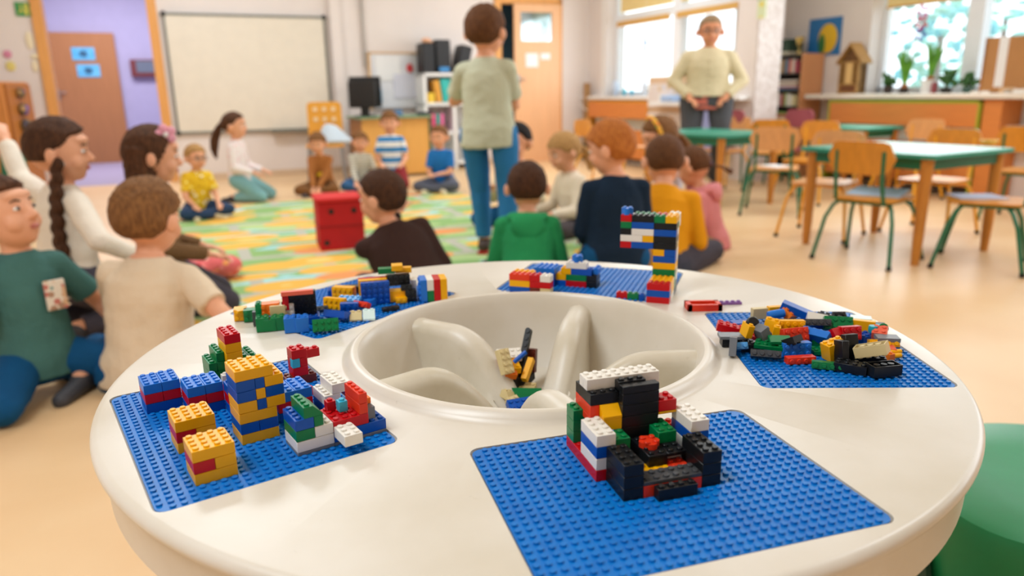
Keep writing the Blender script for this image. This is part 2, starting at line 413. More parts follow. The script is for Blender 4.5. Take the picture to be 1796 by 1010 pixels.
# ------------------------------------------------------------------ round play table
ZT = H_CAM - 0.2879
TC = Vector((0.0201, 0.8135, 0))
RT = 0.4544
M_tbl = mat('ivory_table_plastic', 'DDD4C6', 0.33, 0.5, vscale=7, hex2='D2C7B4', bump=0.03, bscale=25)
M_bowl = mat('worn_ivory_plastic', 'DDD4C4', 0.38, 0.45, vscale=9, hex2='C6BAA2', bump=0.05, bscale=30)
for mm_ in (M_tbl, M_bowl):
    n_, l_ = mm_.node_tree.nodes, mm_.node_tree.links; bs_ = n_['Principled BSDF']; src = bs_.inputs['Base Color'].links[0].from_socket
    tc_ = n_.new('ShaderNodeTexCoord'); nz_ = n_.new('ShaderNodeTexNoise'); nz_.inputs['Scale'].default_value = 85; nz_.inputs['Detail'].default_value = 6; nz_.inputs['Roughness'].default_value = .7
    l_.new(tc_.outputs['Object'], nz_.inputs['Vector']); rp_ = n_.new('ShaderNodeValToRGB'); rp_.color_ramp.elements[0].position = .66; rp_.color_ramp.elements[1].position = .78
    rp_.color_ramp.elements[1].color = (.55, .55, .55, 1); l_.new(nz_.outputs['Fac'], rp_.inputs['Fac'])
    mx_ = n_.new('ShaderNodeMix'); mx_.data_type = 'RGBA'; mx_.inputs[7].default_value = lin('A8987C'); l_.new(src, mx_.inputs[6]); l_.new(rp_.outputs['Color'], mx_.inputs[0]); l_.new(mx_.outputs[2], bs_.inputs['Base Color'])
tbl = empty('play_table', (TC.x, TC.y, 0), 0, 'round ivory plastic play table with five blue building plates around a sunken bowl', 'table')
BD = 0.095      # depth of the bowl
prof = [(0.0, ZT - BD), (.120, ZT - BD), (.155, ZT - BD + .008), (.172, ZT - BD + .028), (.185, ZT - .03), (.1925, ZT - .004), (.1955, ZT + .006),
        (.1985, ZT + .0095), (.203, ZT + .0105), (.2075, ZT + .0090), (.2115, ZT + .0045), (.2145, ZT + .0010), (.218, ZT)]
for k in range(9):
    a = D2R(90 - 15 * k); prof.append((RT - .0075 + .0075 * math.cos(a), ZT - .0075 + .0075 * math.sin(a)))
prof += [(RT - .0065, ZT - .0145), (RT - .0075, ZT - .018), (RT - .009, ZT - .058), (RT - .014, ZT - .063), (RT - .022, ZT - .064), (RT - .030, ZT - .062), (.22, ZT - .02), (.20, ZT - .10), (.17, ZT - BD - .02), (0, ZT - BD - .02)]
bm = bmesh.new(); lathe(bm, [(r, z) for r, z in prof], 160)
top = obj('tabletop', bm, M_tbl, tbl)
# pockets that hold the building plates
A0P = D2R(-73.66); PITCH8 = .008
KOFF = {0: (0, 0), 1: (-.25, .1), 2: (0, -1.6), 3: (0.2, -.6), 4: (.25, .25)}     # small shifts of each plate in its pocket, in studs
def plate_frame(k):
    a = A0P + k * 2 * PI / 5
    R = Vector((math.cos(a), math.sin(a), 0)); T = Vector((-R.y, R.x, 0))
    return R, T
PTOP = ZT - .0008      # surface of the plates
def plate_pt(k, i, j, z=0.0):          # i 0..32 along the plate, j 0..24 from the bowl outward, z in bricks
    R, T = plate_frame(k)
    return Vector((TC.x, TC.y, 0)) + R * (.3276 + (j + KOFF[k][1] - 12) * PITCH8) + T * ((i + KOFF[k][0] - 16) * PITCH8) + Vector((0, 0, PTOP + z * .0096))
def plate_rot(k):
    R, T = plate_frame(k); return math.atan2(T.y, T.x)
def plate_ij(k, p):
    R, T = plate_frame(k); d = p - Vector((TC.x, TC.y, p.z))
    return (d.dot(T) / PITCH8 + 16 - KOFF[k][0], (d.dot(R) - .3276) / PITCH8 + 12 - KOFF[k][1])
cut = bmesh.new()
for k in range(5):
    p0 = plate_pt(k, 0, 0); rz = plate_rot(k)
    vv = prism(cut, [(x, -y) for x, y in rrect(-.0015, .2575, -.0015 if k != 2 else .006, .1935, .010)], ZT - .0032, ZT + .02)
    bmesh.ops.transform(cut, matrix=Matrix.Translation(Vector((p0.x - TC.x, p0.y - TC.y, 0))) @ Matrix.Rotation(rz, 4, 'Z'), verts=vv)
cut.normal_update()
co = obj('cutter', cut, M_tbl, None, False); co.location = (TC.x, TC.y, 0)
bpy.context.view_layer.update()
md = top.modifiers.new('b', 'BOOLEAN'); md.object = co; md.operation = 'DIFFERENCE'; md.solver = 'EXACT'
bpy.context.view_layer.update(); bake(top)
bpy.data.objects.remove(co)
top.data.shade_smooth(); top.data.set_sharp_from_angle(angle=D2R(35))
# bowl dividers
def divider(ang, parent):
    bm = bmesh.new(); N = 22; R = []
    for k in range(N + 1):
        t_ = k / N; r = .196 - .160 * t_
        a = ang + D2R(-20) * t_ ** 1.6 * 0.8
        c = Vector((r * math.cos(a), r * math.sin(a), 0)); d = Vector((-math.sin(a), math.cos(a), 0))
        if t_ < .34: h = -.003
        else:
            q = (t_ - .34) / .66; h = -.003 - (BD - .012) * (1 - math.cos(q * PI / 2)) ** 1.15
        w = .0155 + .0035 * t_ + (.010 * (1 - t_ / .10) ** 2 if t_ < .10 else 0)
        zb = ZT - BD - .002; zt = max(ZT + h, zb + .012); ring = []
        ring.append(c + d * (w * 1.5) + Vector((0, 0, zb)))
        ring.append(c + d * (w * 1.12) + Vector((0, 0, (zb + zt) / 2)))
        for s in range(9):
            th = PI * s / 8; ring.append(c + d * w * math.cos(th) + Vector((0, 0, zt - w * .9 + w * .9 * math.sin(th))))
        ring.append(c - d * (w * 1.12) + Vector((0, 0, (zb + zt) / 2)))
        ring.append(c - d * (w * 1.5) + Vector((0, 0, zb)))
        R.append([bm.verts.new(p) for p in ring])
    for i in range(N):
        for k in range(len(R[0]) - 1): bm.faces.new((R[i][k], R[i][k + 1], R[i + 1][k + 1], R[i + 1][k]))
    bm.faces.new(R[0]); bm.faces.new(R[-1][::-1])
    return obj('bowl_divider', bm, M_bowl, parent)
for k in range(5): divider(D2R(67 + 72 * k), tbl)
bm = bmesh.new(); lathe(bm, [(0, ZT - BD - .02), (.13, ZT - BD - .02), (.12, .30), (.16, .05), (.26, .025), (.27, .0), (0, 0)], 48); obj('pedestal', bm, M_tbl, tbl)
for k in range(4):
    a = D2R(45 + 90 * k); bm = bmesh.new(); tube(bm, (.36 * math.cos(a), .36 * math.sin(a), ZT - .062), (.37 * math.cos(a), .37 * math.sin(a), 0), .022, .018); obj('leg', bm, M_tbl, tbl)

# building plates
M_plate = mat('blue_plate_plastic', '0074C6', 0.36, 0.35, vscale=40, hex2='006ABC')
STUD_R, STUD_H = .0024, .0017
def stud(bm, x, y, z, seg=12, r=STUD_R, h=STUD_H, mi=0):
    a = [bm.verts.new((x + r * math.cos(2 * PI * k / seg), y + r * math.sin(2 * PI * k / seg), z)) for k in range(seg)]
    b = [bm.verts.new((v.co.x, v.co.y, z + h * .8)) for v in a]
    r2 = r * .88
    c = [bm.verts.new((x + r2 * math.cos(2 * PI * k / seg), y + r2 * math.sin(2 * PI * k / seg), z + h)) for k in range(seg)]
    for k in range(seg):
        k2 = (k + 1) % seg
        bm.faces.new((a[k], a[k2], b[k2], b[k])).material_index = mi; bm.faces.new((b[k], b[k2], c[k2], c[k])).material_index = mi
    bm.faces.new(c).material_index = mi
def baseplate_mesh():
    bm = bmesh.new()
    prism(bm, [(x, -y) for x, y in rrect(0.0002, .2558, 0.0002, .1918, .009)], -.0018, 0)
    for i in range(32):
        for j in range(24):
            if (i in (0, 31)) and (j in (0, 23)): continue
            stud(bm, (i + .5) * PITCH8, -(j + .5) * PITCH8, 0, 10)
    return bm
PL_LBL = ['blue studded building plate at the near edge, under the black throne-like brick build', 'blue studded building plate under the heap of loose bricks on the right',
          'blue studded building plate at the far edge, under the tall multicoloured arch', 'blue studded building plate under the rows of tipped bricks, far left', 'blue studded building plate at left with the yellow cubes on it']
p0 = None
for k in range(5):
    if p0 is None: p = obj('building_plate', baseplate_mesh(), M_plate)
    else: p = p0.copy(); COL.objects.link(p)
    p0 = p0 or p
    p.location = plate_pt(k, 0, 0); p.rotation_euler = (0, 0, plate_rot(k))
    tag(p, PL_LBL[k], 'building plate', 'studded plates set into the play table')

# ------------------------------------------------------------------ toy bricks
BC = dict(red='C40814', orange_red='E2391B', blue='0450AE', bright_blue='1E73D0', yellow='F4B000', green='007840', white='EDE6DA', black='15171A', grey='74777C', dark_grey='45474A',
          tan='D9C48F', brown='6B2A1E', cyan='3AB4D4', light_blue='5AA6E4', orange='F07A1A', purple='8A5BA0', teal='1E9FAE', clear='DCEFEA', salmon='EE6A4E')
def bmat(c): return mat('%s_brick_plastic' % c, BC[c], 0.34, 0.32, vscale=60)
_bcache = {}
BH = .0096
def brick_mesh(kind, w, l, h):
    """origin at a corner, +x for w studs, -y for l studs, h in bricks"""
    bm = bmesh.new(); P = PITCH8; g = .00012
    X, Y, Z = w * P, l * P, h * BH
    if kind == 'round':
        n = 24
        a = [((X / 2) + (P * .98 + .0006 * math.cos(4 * 2 * PI * q / n)) * math.cos(2 * PI * q / n), -(Y / 2) + (P * .98 + .0006 * math.cos(4 * 2 * PI * q / n)) * math.sin(2 * PI * q / n)) for q in range(n)]
        prism(bm, a, g, Z - g)
    elif kind == 'slope':        # slopes down towards -y over the last row
        pts = [(0 - g, g), (-Y + g, g), (-Y + g, Z * .22), (-Y + P, Z - g), (-g, Z - g)]
        a = [bm.verts.new((g, y, z)) for y, z in pts]; b = [bm.verts.new((X - g, y, z)) for y, z in pts]; n = len(pts)
        bm.faces.new(a); bm.faces.new(b[::-1])
        for q in range(n): bm.faces.new((a[q], b[q], b[(q + 1) % n], a[(q + 1) % n]))
    elif kind == 'inv':          # underside slopes back
        pts = [(0 - g, g), (-Y + P, g), (-Y + g, Z * .7), (-Y + g, Z - g), (-g, Z - g)]
        a = [bm.verts.new((g, y, z)) for y, z in pts]; b = [bm.verts.new((X - g, y, z)) for y, z in pts]; n = len(pts)
        bm.faces.new(a); bm.faces.new(b[::-1])
        for q in range(n): bm.faces.new((a[q], b[q], b[(q + 1) % n], a[(q + 1) % n]))
    elif kind == 'hollow':       # open underside with tubes
        wth = .0013
        box(bm, g, X - g, -Y + g, -g, Z - .0012, Z - g)
        box(bm, g, wth, -Y + g, -g, g, Z - .001); box(bm, X - wth, X - g, -Y + g, -g, g, Z - .001)
        box(bm, wth, X - wth, -wth, -g, g, Z - .001); box(bm, wth, X - wth, -Y + g, -Y + wth, g, Z - .001)
        if w > 1 and l > 1:
            for i in range(1, w):
                for j in range(1, l): tube(bm, (i * P, -j * P, g + .0002), (i * P, -j * P, Z - .001), .0031, seg=12)
        elif max(w, l) > 1:
            for i in range(1, max(w, l)):
                c = (i * P, -P / 2) if w > 1 else (P / 2, -i * P)
                tube(bm, (c[0], c[1], g + .0002), (c[0], c[1], Z - .001), .0016, seg=8)
    else:
        box(bm, g, X - g, -Y + g, -g, g, Z - g, .00028)
    if kind not in ('tile',):
        for i in range(w):
            for j in range(l):
                if kind == 'slope' and j == l - 1: continue
                stud(bm, (i + .5) * P, -(j + .5) * P, Z - g, 12)
    return bm
def brick(c, w, l, h=1, kind='b', parent=None, name='brick'):
    key = (c, w, l, round(h, 3), kind)
    if key not in _bcache:
        o = obj(name, brick_mesh(kind, w, l, h), bmat(c), parent); _bcache[key] = o.data; o.data.name = 'brick_mesh'
        return o
    o = bpy.data.objects.new(name, _bcache[key]); return link(o, parent)
def model(k, i0, j0, label, bricks, group=None, name='brick_model', cat='brick model'):
    """bricks: (colour, i, j, z, w, l, h, kind[, turn]) in stud units of plate k; every brick is a part"""
    t = empty(name, plate_pt(k, i0, j0), plate_rot(k), label, cat, group)
    for b in bricks:
        c, i, j, z, w, l = b[:6]; h = b[6] if len(b) > 6 else 1; kd = b[7] if len(b) > 7 else 'b'; turn = b[8] if len(b) > 8 else 0
        if turn:      # turned about its own centre by quarter turns
            o = brick(c, w, l, h, kd, t)
            ex, ey = (l, w) if turn % 2 else (w, l)
            cx, cy = (i - i0 + ex / 2) * PITCH8, -(j - j0 + ey / 2) * PITCH8
            Mx = Matrix.Translation((cx, cy, z * BH)) @ Matrix.Rotation(turn * PI / 2, 4, 'Z') @ Matrix.Translation((-w * PITCH8 / 2, l * PITCH8 / 2, 0))
            o.matrix_local = Mx
        else:
            o = brick(c, w, l, h, kd, t); o.location = ((i - i0) * PITCH8, -(j - j0) * PITCH8, z * BH)
        o['label'] = c.replace('_', ' ') + ' brick'
    return t

# near plate: black throne
B = [('red', 10, 2, 0, 2, 8), ('white', 10, 6, 1, 2, 4), ('blue', 10, 6, 2, 2, 4), ('white', 10, 6, 3, 2, 4)]
B += [('black', 11, 10, z, 2, 4) for z in (0, 1, 2)]
B += [('orange_red', 13, 12, 0, 3, 2), ('orange_red', 16, 12, 0, 3, 2), ('black', 14, 14, 0, 4, 1), ('dark_grey', 13, 12, 1, 6, 2, .333)]
B += [('black', 19, 10, z, 2, 4) for z in (0, 1, 2)]
B += [('white', 20, 6, 0, 2, 4), ('white', 20, 6, 1, 2, 4), ('blue', 20, 6, 2, 2, 4), ('white', 20, 6, 3, 2, 4)]
B += [('black', 13, 7, 0, 2, 3), ('black', 15, 7, 0, 2, 3), ('yellow', 14, 10, 0, 3, 2), ('orange_red', 17, 10, 0, 2, 2), ('black', 15, 7, 1, 2, 4), ('black', 17, 9, 1.667, 2, 2, .333), ('black', 17, 7, 0, 2, 3), ('white', 17, 9, 1, 2, 1, .667)]
B += [('orange_red', 15, 8, 2, 2, 2, .5, 'round'), ('green', 17, 6, 2, 2, 3), ('black', 17, 6, 1, 2, 3), ('green', 12, 7, 2, 2, 2), ('green', 12, 7, 1, 1, 2), ('orange_red', 19, 4, 0, 2, 2), ('orange_red', 19, 4, 1, 2, 2)]
B += [('black', 14, 5, z, 4, 2) for z in range(0, 5)]
B += [('black', 14, 6, 5, 4, 1), ('black', 14, 6, 6, 4, 1, .667, 'tile'), ('black', 14, 5, 6, 3, 1, .8)]
B += [('green', 10, 2, z, 2, 2) for z in (1, 2, 3)]
B += [('orange_red', 11, 2, 4, 1, 4), ('orange_red', 11, 4, 3.4, 1, 2, .6, 'tile'), ('yellow', 12, 5, 3, 2, 2), ('yellow', 12, 5, 4, 2, 2, 1, 'slope')]
B += [('black', 11, 2, 5, 3, 4), ('black', 14, 3, 5, 5, 2), ('white', 11, 4, 6, 8, 1), ('white', 11, 3, 6, 8, 1)]
B += [('red', 18, 5, 4, 2, 2), ('yellow', 18, 5, 3.34, 2, 2, .66, 'inv'), ('black', 18, 3, 4, 1, 2)]
model(0, 10, 2, 'black throne-like brick build with red flower piece, on the near plate', B)

# left plate
def cube4(k, i, j, cols, wid=4):
    out = []
    for z, (a, b) in enumerate(cols):
        out += [(a, i, j, z, 4, 4)] if a == b and z != 1 and a != 'bright_blue' else [(a, i, j + 2, z, 4, 2), (b, i, j, z, 4, 2)]
    return out
model(4, 25, 16, 'yellow brick cube with a red side brick, nearest the corner of the left plate', cube4(4, 25, 16, [('yellow', 'yellow'), ('red', 'yellow'), ('yellow', 'yellow')]), name='brick_cube')
model(4, 17, 16, 'yellow brick cube with a red side brick, behind the nearest yellow cube', cube4(4, 17, 16, [('yellow', 'yellow'), ('red', 'yellow'), ('yellow', 'yellow')]), name='brick_cube')
model(4, 4, 17, 'blue brick cube with a red middle layer at the outer rim of the left plate', cube4(4, 4, 17, [('blue', 'blue'), ('red', 'red'), ('bright_blue', 'bright_blue')]), name='brick_cube')
model(4, 8, 13, 'blue brick cube with a red middle layer, beside the yellow and blue tower', cube4(4, 8, 13, [('blue', 'blue'), ('red', 'red'), ('bright_blue', 'bright_blue')]), name='brick_cube')
T4 = []
def lay(z, c1, c2=None): return [(c1, 19, 12, z, 4, 2), (c2 or c1, 19, 10, z, 4, 2)]
T4 += [('yellow', 19, 10, 0, 4, 4)] + lay(1, 'blue') + [('yellow', 19, 10, 2, 4, 4)]
T4 += [('yellow', 19, 12, 3, 4, 2), ('yellow', 19, 9, 3, 3, 3), ('blue', 22, 11, 3, 1, 1), ('yellow', 22, 9, 3, 1, 2)]
T4 += [('blue', 19, 12, 4, 4, 2), ('blue', 19, 9, 4, 3, 3), ('yellow', 22, 11, 4, 1, 1), ('blue', 22, 9, 4, 1, 2)]
T4 += [('blue', 19, 12, 5, 4, 2), ('yellow', 19, 9, 5, 3, 3), ('blue', 22, 11, 5, 1, 1), ('yellow', 22, 9, 5, 1, 2)]
T4 += [('yellow', 19, 10, 6, 4, 4)]
model(4, 19, 9, 'tall yellow and blue brick tower with a flower pattern on its face', T4, name='brick_tower')
model(4, 16, 5, 'low blue and red brick wall behind the green sloped brick of the boat', [('blue', 16, 5, 0, 4, 2), ('blue', 16, 7, 0, 4, 2), ('red', 16, 5, 1, 4, 2), ('red', 16, 7, 1, 4, 2), ('bright_blue', 16, 5, 2, 4, 2), ('bright_blue', 16, 7, 2, 4, 2)])
model(4, 12, 9, 'blue and red brick block between the second blue cube and the tower', [('blue', 12, 9, 0, 4, 4), ('red', 12, 9, 1, 4, 4), ('blue', 12, 11, 2, 4, 2)])
# boat
BB = [('grey', 25, 6, 0, 4, 4, .333, 'tile'), ('white', 25, 6, .333, 4, 4), ('green', 25, 8, 1.333, 4, 2), ('white', 25, 6, 1.333, 4, 2), ('blue', 25, 8, 2.333, 4, 2), ('green', 25, 7, 2.333, 4, 1)]
BB += [('red', 27, 2, 1.333, 2, 4), ('red', 25, 2, 1.333, 2, 4), ('orange_red', 25, 2, 2.333, 4, 1), ('orange_red', 25, 2, 3.333, 4, 1),
       ('blue', 25, 0, .333, 4, 6), ('grey', 25, 0, 0, 4, 6, .333, 'tile'), ('red', 25.4, 4.6, 2.333, 1, 1), ('cyan', 26.6, 3.7, 2.5, 1, 1), ('white', 29, 4, .9, 3, 2),
       ('orange', 25.5, .98, 2.6, 2, 1, .6, 'tile'), ('grey', 25.5, .98, 1.4, 3, 1, 1.2, 'tile')]
def flank_brick(parent, c, pos):     # brick whose outer end slopes: short slope towards the bowl
    bm = bmesh.new(); P = PITCH8; Z = BH
    pts = [(0, 0), (2 * P, 0), (2 * P, .0012), (P, Z), (0, Z)]
    pts = [(-2 * P + y, z) for y, z in pts]
    n = len(pts); a = [bm.verts.new((0, y, z)) for y, z in pts]; b = [bm.verts.new((4 * P, y, z)) for y, z in pts]
    bm.faces.new(a[::-1]); bm.faces.new(b)
    for q in range(n): bm.faces.new((a[q], b[q], b[(q + 1) % n], a[(q + 1) % n]))
    for i in range(4): stud(bm, (i + .5) * P, -1.5 * P, Z)
    o = obj('brick', bm, bmat(c), parent); o.location = pos; o['label'] = 'green sloped brick'
    return o
boat = model(4, 25, 0, 'boat-like brick build with green slope, red wall and white bow near the bowl', BB, name='brick_boat')
flank_brick(boat, 'green', (0, -7 * PITCH8, 3.333 * BH))
model(4, 17, 1, 'white stepped brick stack behind the red wall of the boat', [('blue', 17, 2, 0, 4, 2), ('white', 17, 2, 1, 4, 2), ('white', 17, 1, 2, 4, 2), ('red', 18, 0, 1, 3, 1)])
model(4, 7, 1, 'small red brick figure with a cyan brick on its face', [('brown', 8, 1, 0, 2, 4), ('red', 8, 2, 1, 2, 2), ('cyan', 9, 3, 2, 1, 1), ('red', 8, 2, 2, 1, 2), ('red', 9, 2, 2, 1, 1), ('red', 8, 2, 3, 2, 2), ('red', 8, 0, 2.5, 1, 2)], name='brick_figure')
model(4, 1, 7, 'green stepped brick tower with a yellow shaft and red top brick', [('green', 1, 12, z, 4, 1) for z in (0, 1, 2)] + [('green', 1, 11, z, 4, 1) for z in (0, 1, 2, 3)] + [('green', 1, 7, z, 4, 1) for z in (0, 1, 2)] + [('green', 1, 8, z, 4, 1) for z in (0, 1, 2)]
      + [('yellow', 2, 9, z, 4, 2) for z in range(5)] + [('red', 2, 9, 5, 4, 2), ('red', 6, 11, 0, 1, 1), ('white', 6, 11, 1, 1, 1)], name='brick_tower')
o = brick('orange_red', 2, 2, 1, 'slope'); o.name = 'toy_brick'; o.location = plate_pt(4, 12.2, 3.4); o.rotation_euler = (0, 0, plate_rot(4) + .2); tag(o, 'orange sloped brick lying between the blue wall and the red figure', 'toy brick')

# far plate: arch, with rows measured from the photo
A = [('red', 0, 0, 0, 4, 2), ('blue', 0, 0, 1, 4, 2), ('red', 0, 0, 2, 4, 2), ('white', 0, 2, 0, 4, 4), ('yellow', 0, 2, 1, 4, 4), ('yellow', 0, 2, 2, 4, 4)]
fr = ['black', 'green', 'green', 'green', 'yellow', 'blue', 'blue', 'black', 'black', 'blue', 'black', 'green']
bk = ['black', 'black', 'white', 'tan', 'yellow', 'white', 'white', 'tan', 'grey', 'white', 'green', 'yellow']
for z in range(12):
    A += [(fr[z], 0, 6, z, 4, 2), (bk[z], 0, 8, z, 2, 2), (['yellow', 'blue', 'white', 'red'][z % 4], 2, 8, z, 2, 2)]
A = [a for a in A if a[:4] not in (('green', 0, 6, 11), ('blue', 0, 6, 6))] + [('yellow', 0, 6, 11, 2, 2), ('green', 2, 6, 11, 2, 2), ('blue', 0, 6, 6, 2, 2), ('blue', 2, 7, 6, 2, 1), ('yellow', 2, 6, 6, 2, 1), ('white', 0, 10, 11, 2, 2), ('white', 0, 10, 10, 2, 2)]
arm = [[('red', 8, 2), ('blue', 4, 4)], [('white', 6, 4), ('yellow', 4, 2)], [('black', 8, 2), ('white', 4, 4)], [('green', 8, 2), ('blue', 4, 4)], [('red', 8, 2), ('black', 4, 4)]]
for n_, row in enumerate(arm):
    for c, i, w in row: A += [(c, i, 6, 7 + n_, w, 2)]
A += [('bright_blue', 8, 6, 12, 2, 2, 1, 'round'), ('green', 4, 8, 11, 4, 2), ('green', 4, 8, 10, 4, 2), ('white', 8, 8, 11, 1, 1)]
A = [(a[0], a[1] - .5) + a[2:] for a in A]
model(2, 0, 0, 'tall multicoloured brick arch standing at the far rim with a side arm', A, name='brick_arch')
model(2, 25, 0, 'red, yellow and blue brick block at the left corner of the far plate', [('blue', 25, 0, 0, 4, 2), ('blue', 25, 2, 0, 4, 2), ('yellow', 25, 0, 1, 4, 2), ('yellow', 25, 2, 1, 4, 2), ('orange_red', 25, 0, 2, 4, 2), ('yellow', 25, 2, 2, 4, 2)])
model(2, 21, 0, 'red and white brick block beside the red, yellow and blue block', [('brown', 23, 0, 0, 2, 2), ('tan', 21, 0, 0, 2, 2), ('red', 21, 0, 1, 4, 2), ('red', 23, 0, 2, 2, 2), ('white', 21, 0, 2, 2, 2)])
model(2, 20, 6, 'low blue brick block behind the red and white block', [('blue', 22, 6, z, 4, 4) for z in (0, 1)] + [('bright_blue', 22, 6, 2, 4, 4), ('bright_blue', 26, 6, 0, 4, 2)])
model(2, 14, 7, 'stepped brick pyramid with a white brick and round blue brick on top', [('blue', 20, 7, 0, 2, 2), ('red', 16, 7, 0, 4, 2), ('black', 14, 7, 0, 2, 3), ('yellow', 20, 7, 1, 2, 2), ('green', 16, 7, 1, 4, 2), ('black', 14, 7, 1, 2, 3), ('yellow', 19, 7, 2, 2, 2), ('blue', 15, 7, 2, 4, 2), ('bright_blue', 14, 8, 2, 1, 3),
      ('white', 16, 7, 3, 4, 2), ('bright_blue', 17, 7, 4, 2, 2, 1, 'round')], name='brick_pyramid')
for c, i, lb in (('red', 7.1, 'small red brick at the left end of the low front row on the far plate'), ('green', 5.1, 'small green brick between a red and a blue one on the far plate'), ('blue', 4, 'small blue brick beside the foot of the tall arch')):
    o = brick(c, 2 if c != 'blue' else 1, 1, 1, 'b', name='toy_brick'); o.location = plate_pt(2, i, 1.0 + (i * .05)); o.rotation_euler = (0, 0, plate_rot(2)); tag(o, lb, 'toy brick')

# loose bricks: (colour, kind, w, l, h, px, py, lift, yaw, tilt x, tilt y, label)
def loose(c, kind, w, l, h, px, py, lift, yaw, tx, ty, label, name='toy_brick', zref=None, custom=None, cat='toy brick', group=None):
    if custom is not None: o = obj(name, custom, bmat(c))
    else: o = brick(c, w, l, h, kind, name=name)
    Rm = Matrix.Rotation(D2R(yaw), 4, 'Z') @ Matrix.Rotation(D2R(tx), 4, 'X') @ Matrix.Rotation(D2R(ty), 4, 'Y')
    cen = sum((Vector(v) for v in o.bound_box), Vector()) / 8
    pts = [Rm @ (Vector(v) - cen) for v in o.bound_box]; zmin = min(p.z for p in pts)
    z0 = (PTOP + .0017 if zref is None else zref) + lift
    q = at_z(px, py, z0 - zmin)
    o.matrix_world = Matrix.Translation(Vector((q.x, q.y, z0 - zmin))) @ Rm @ Matrix.Translation(-cen)
    return tag(o, label, cat, group)
Z1 = PTOP + .0017
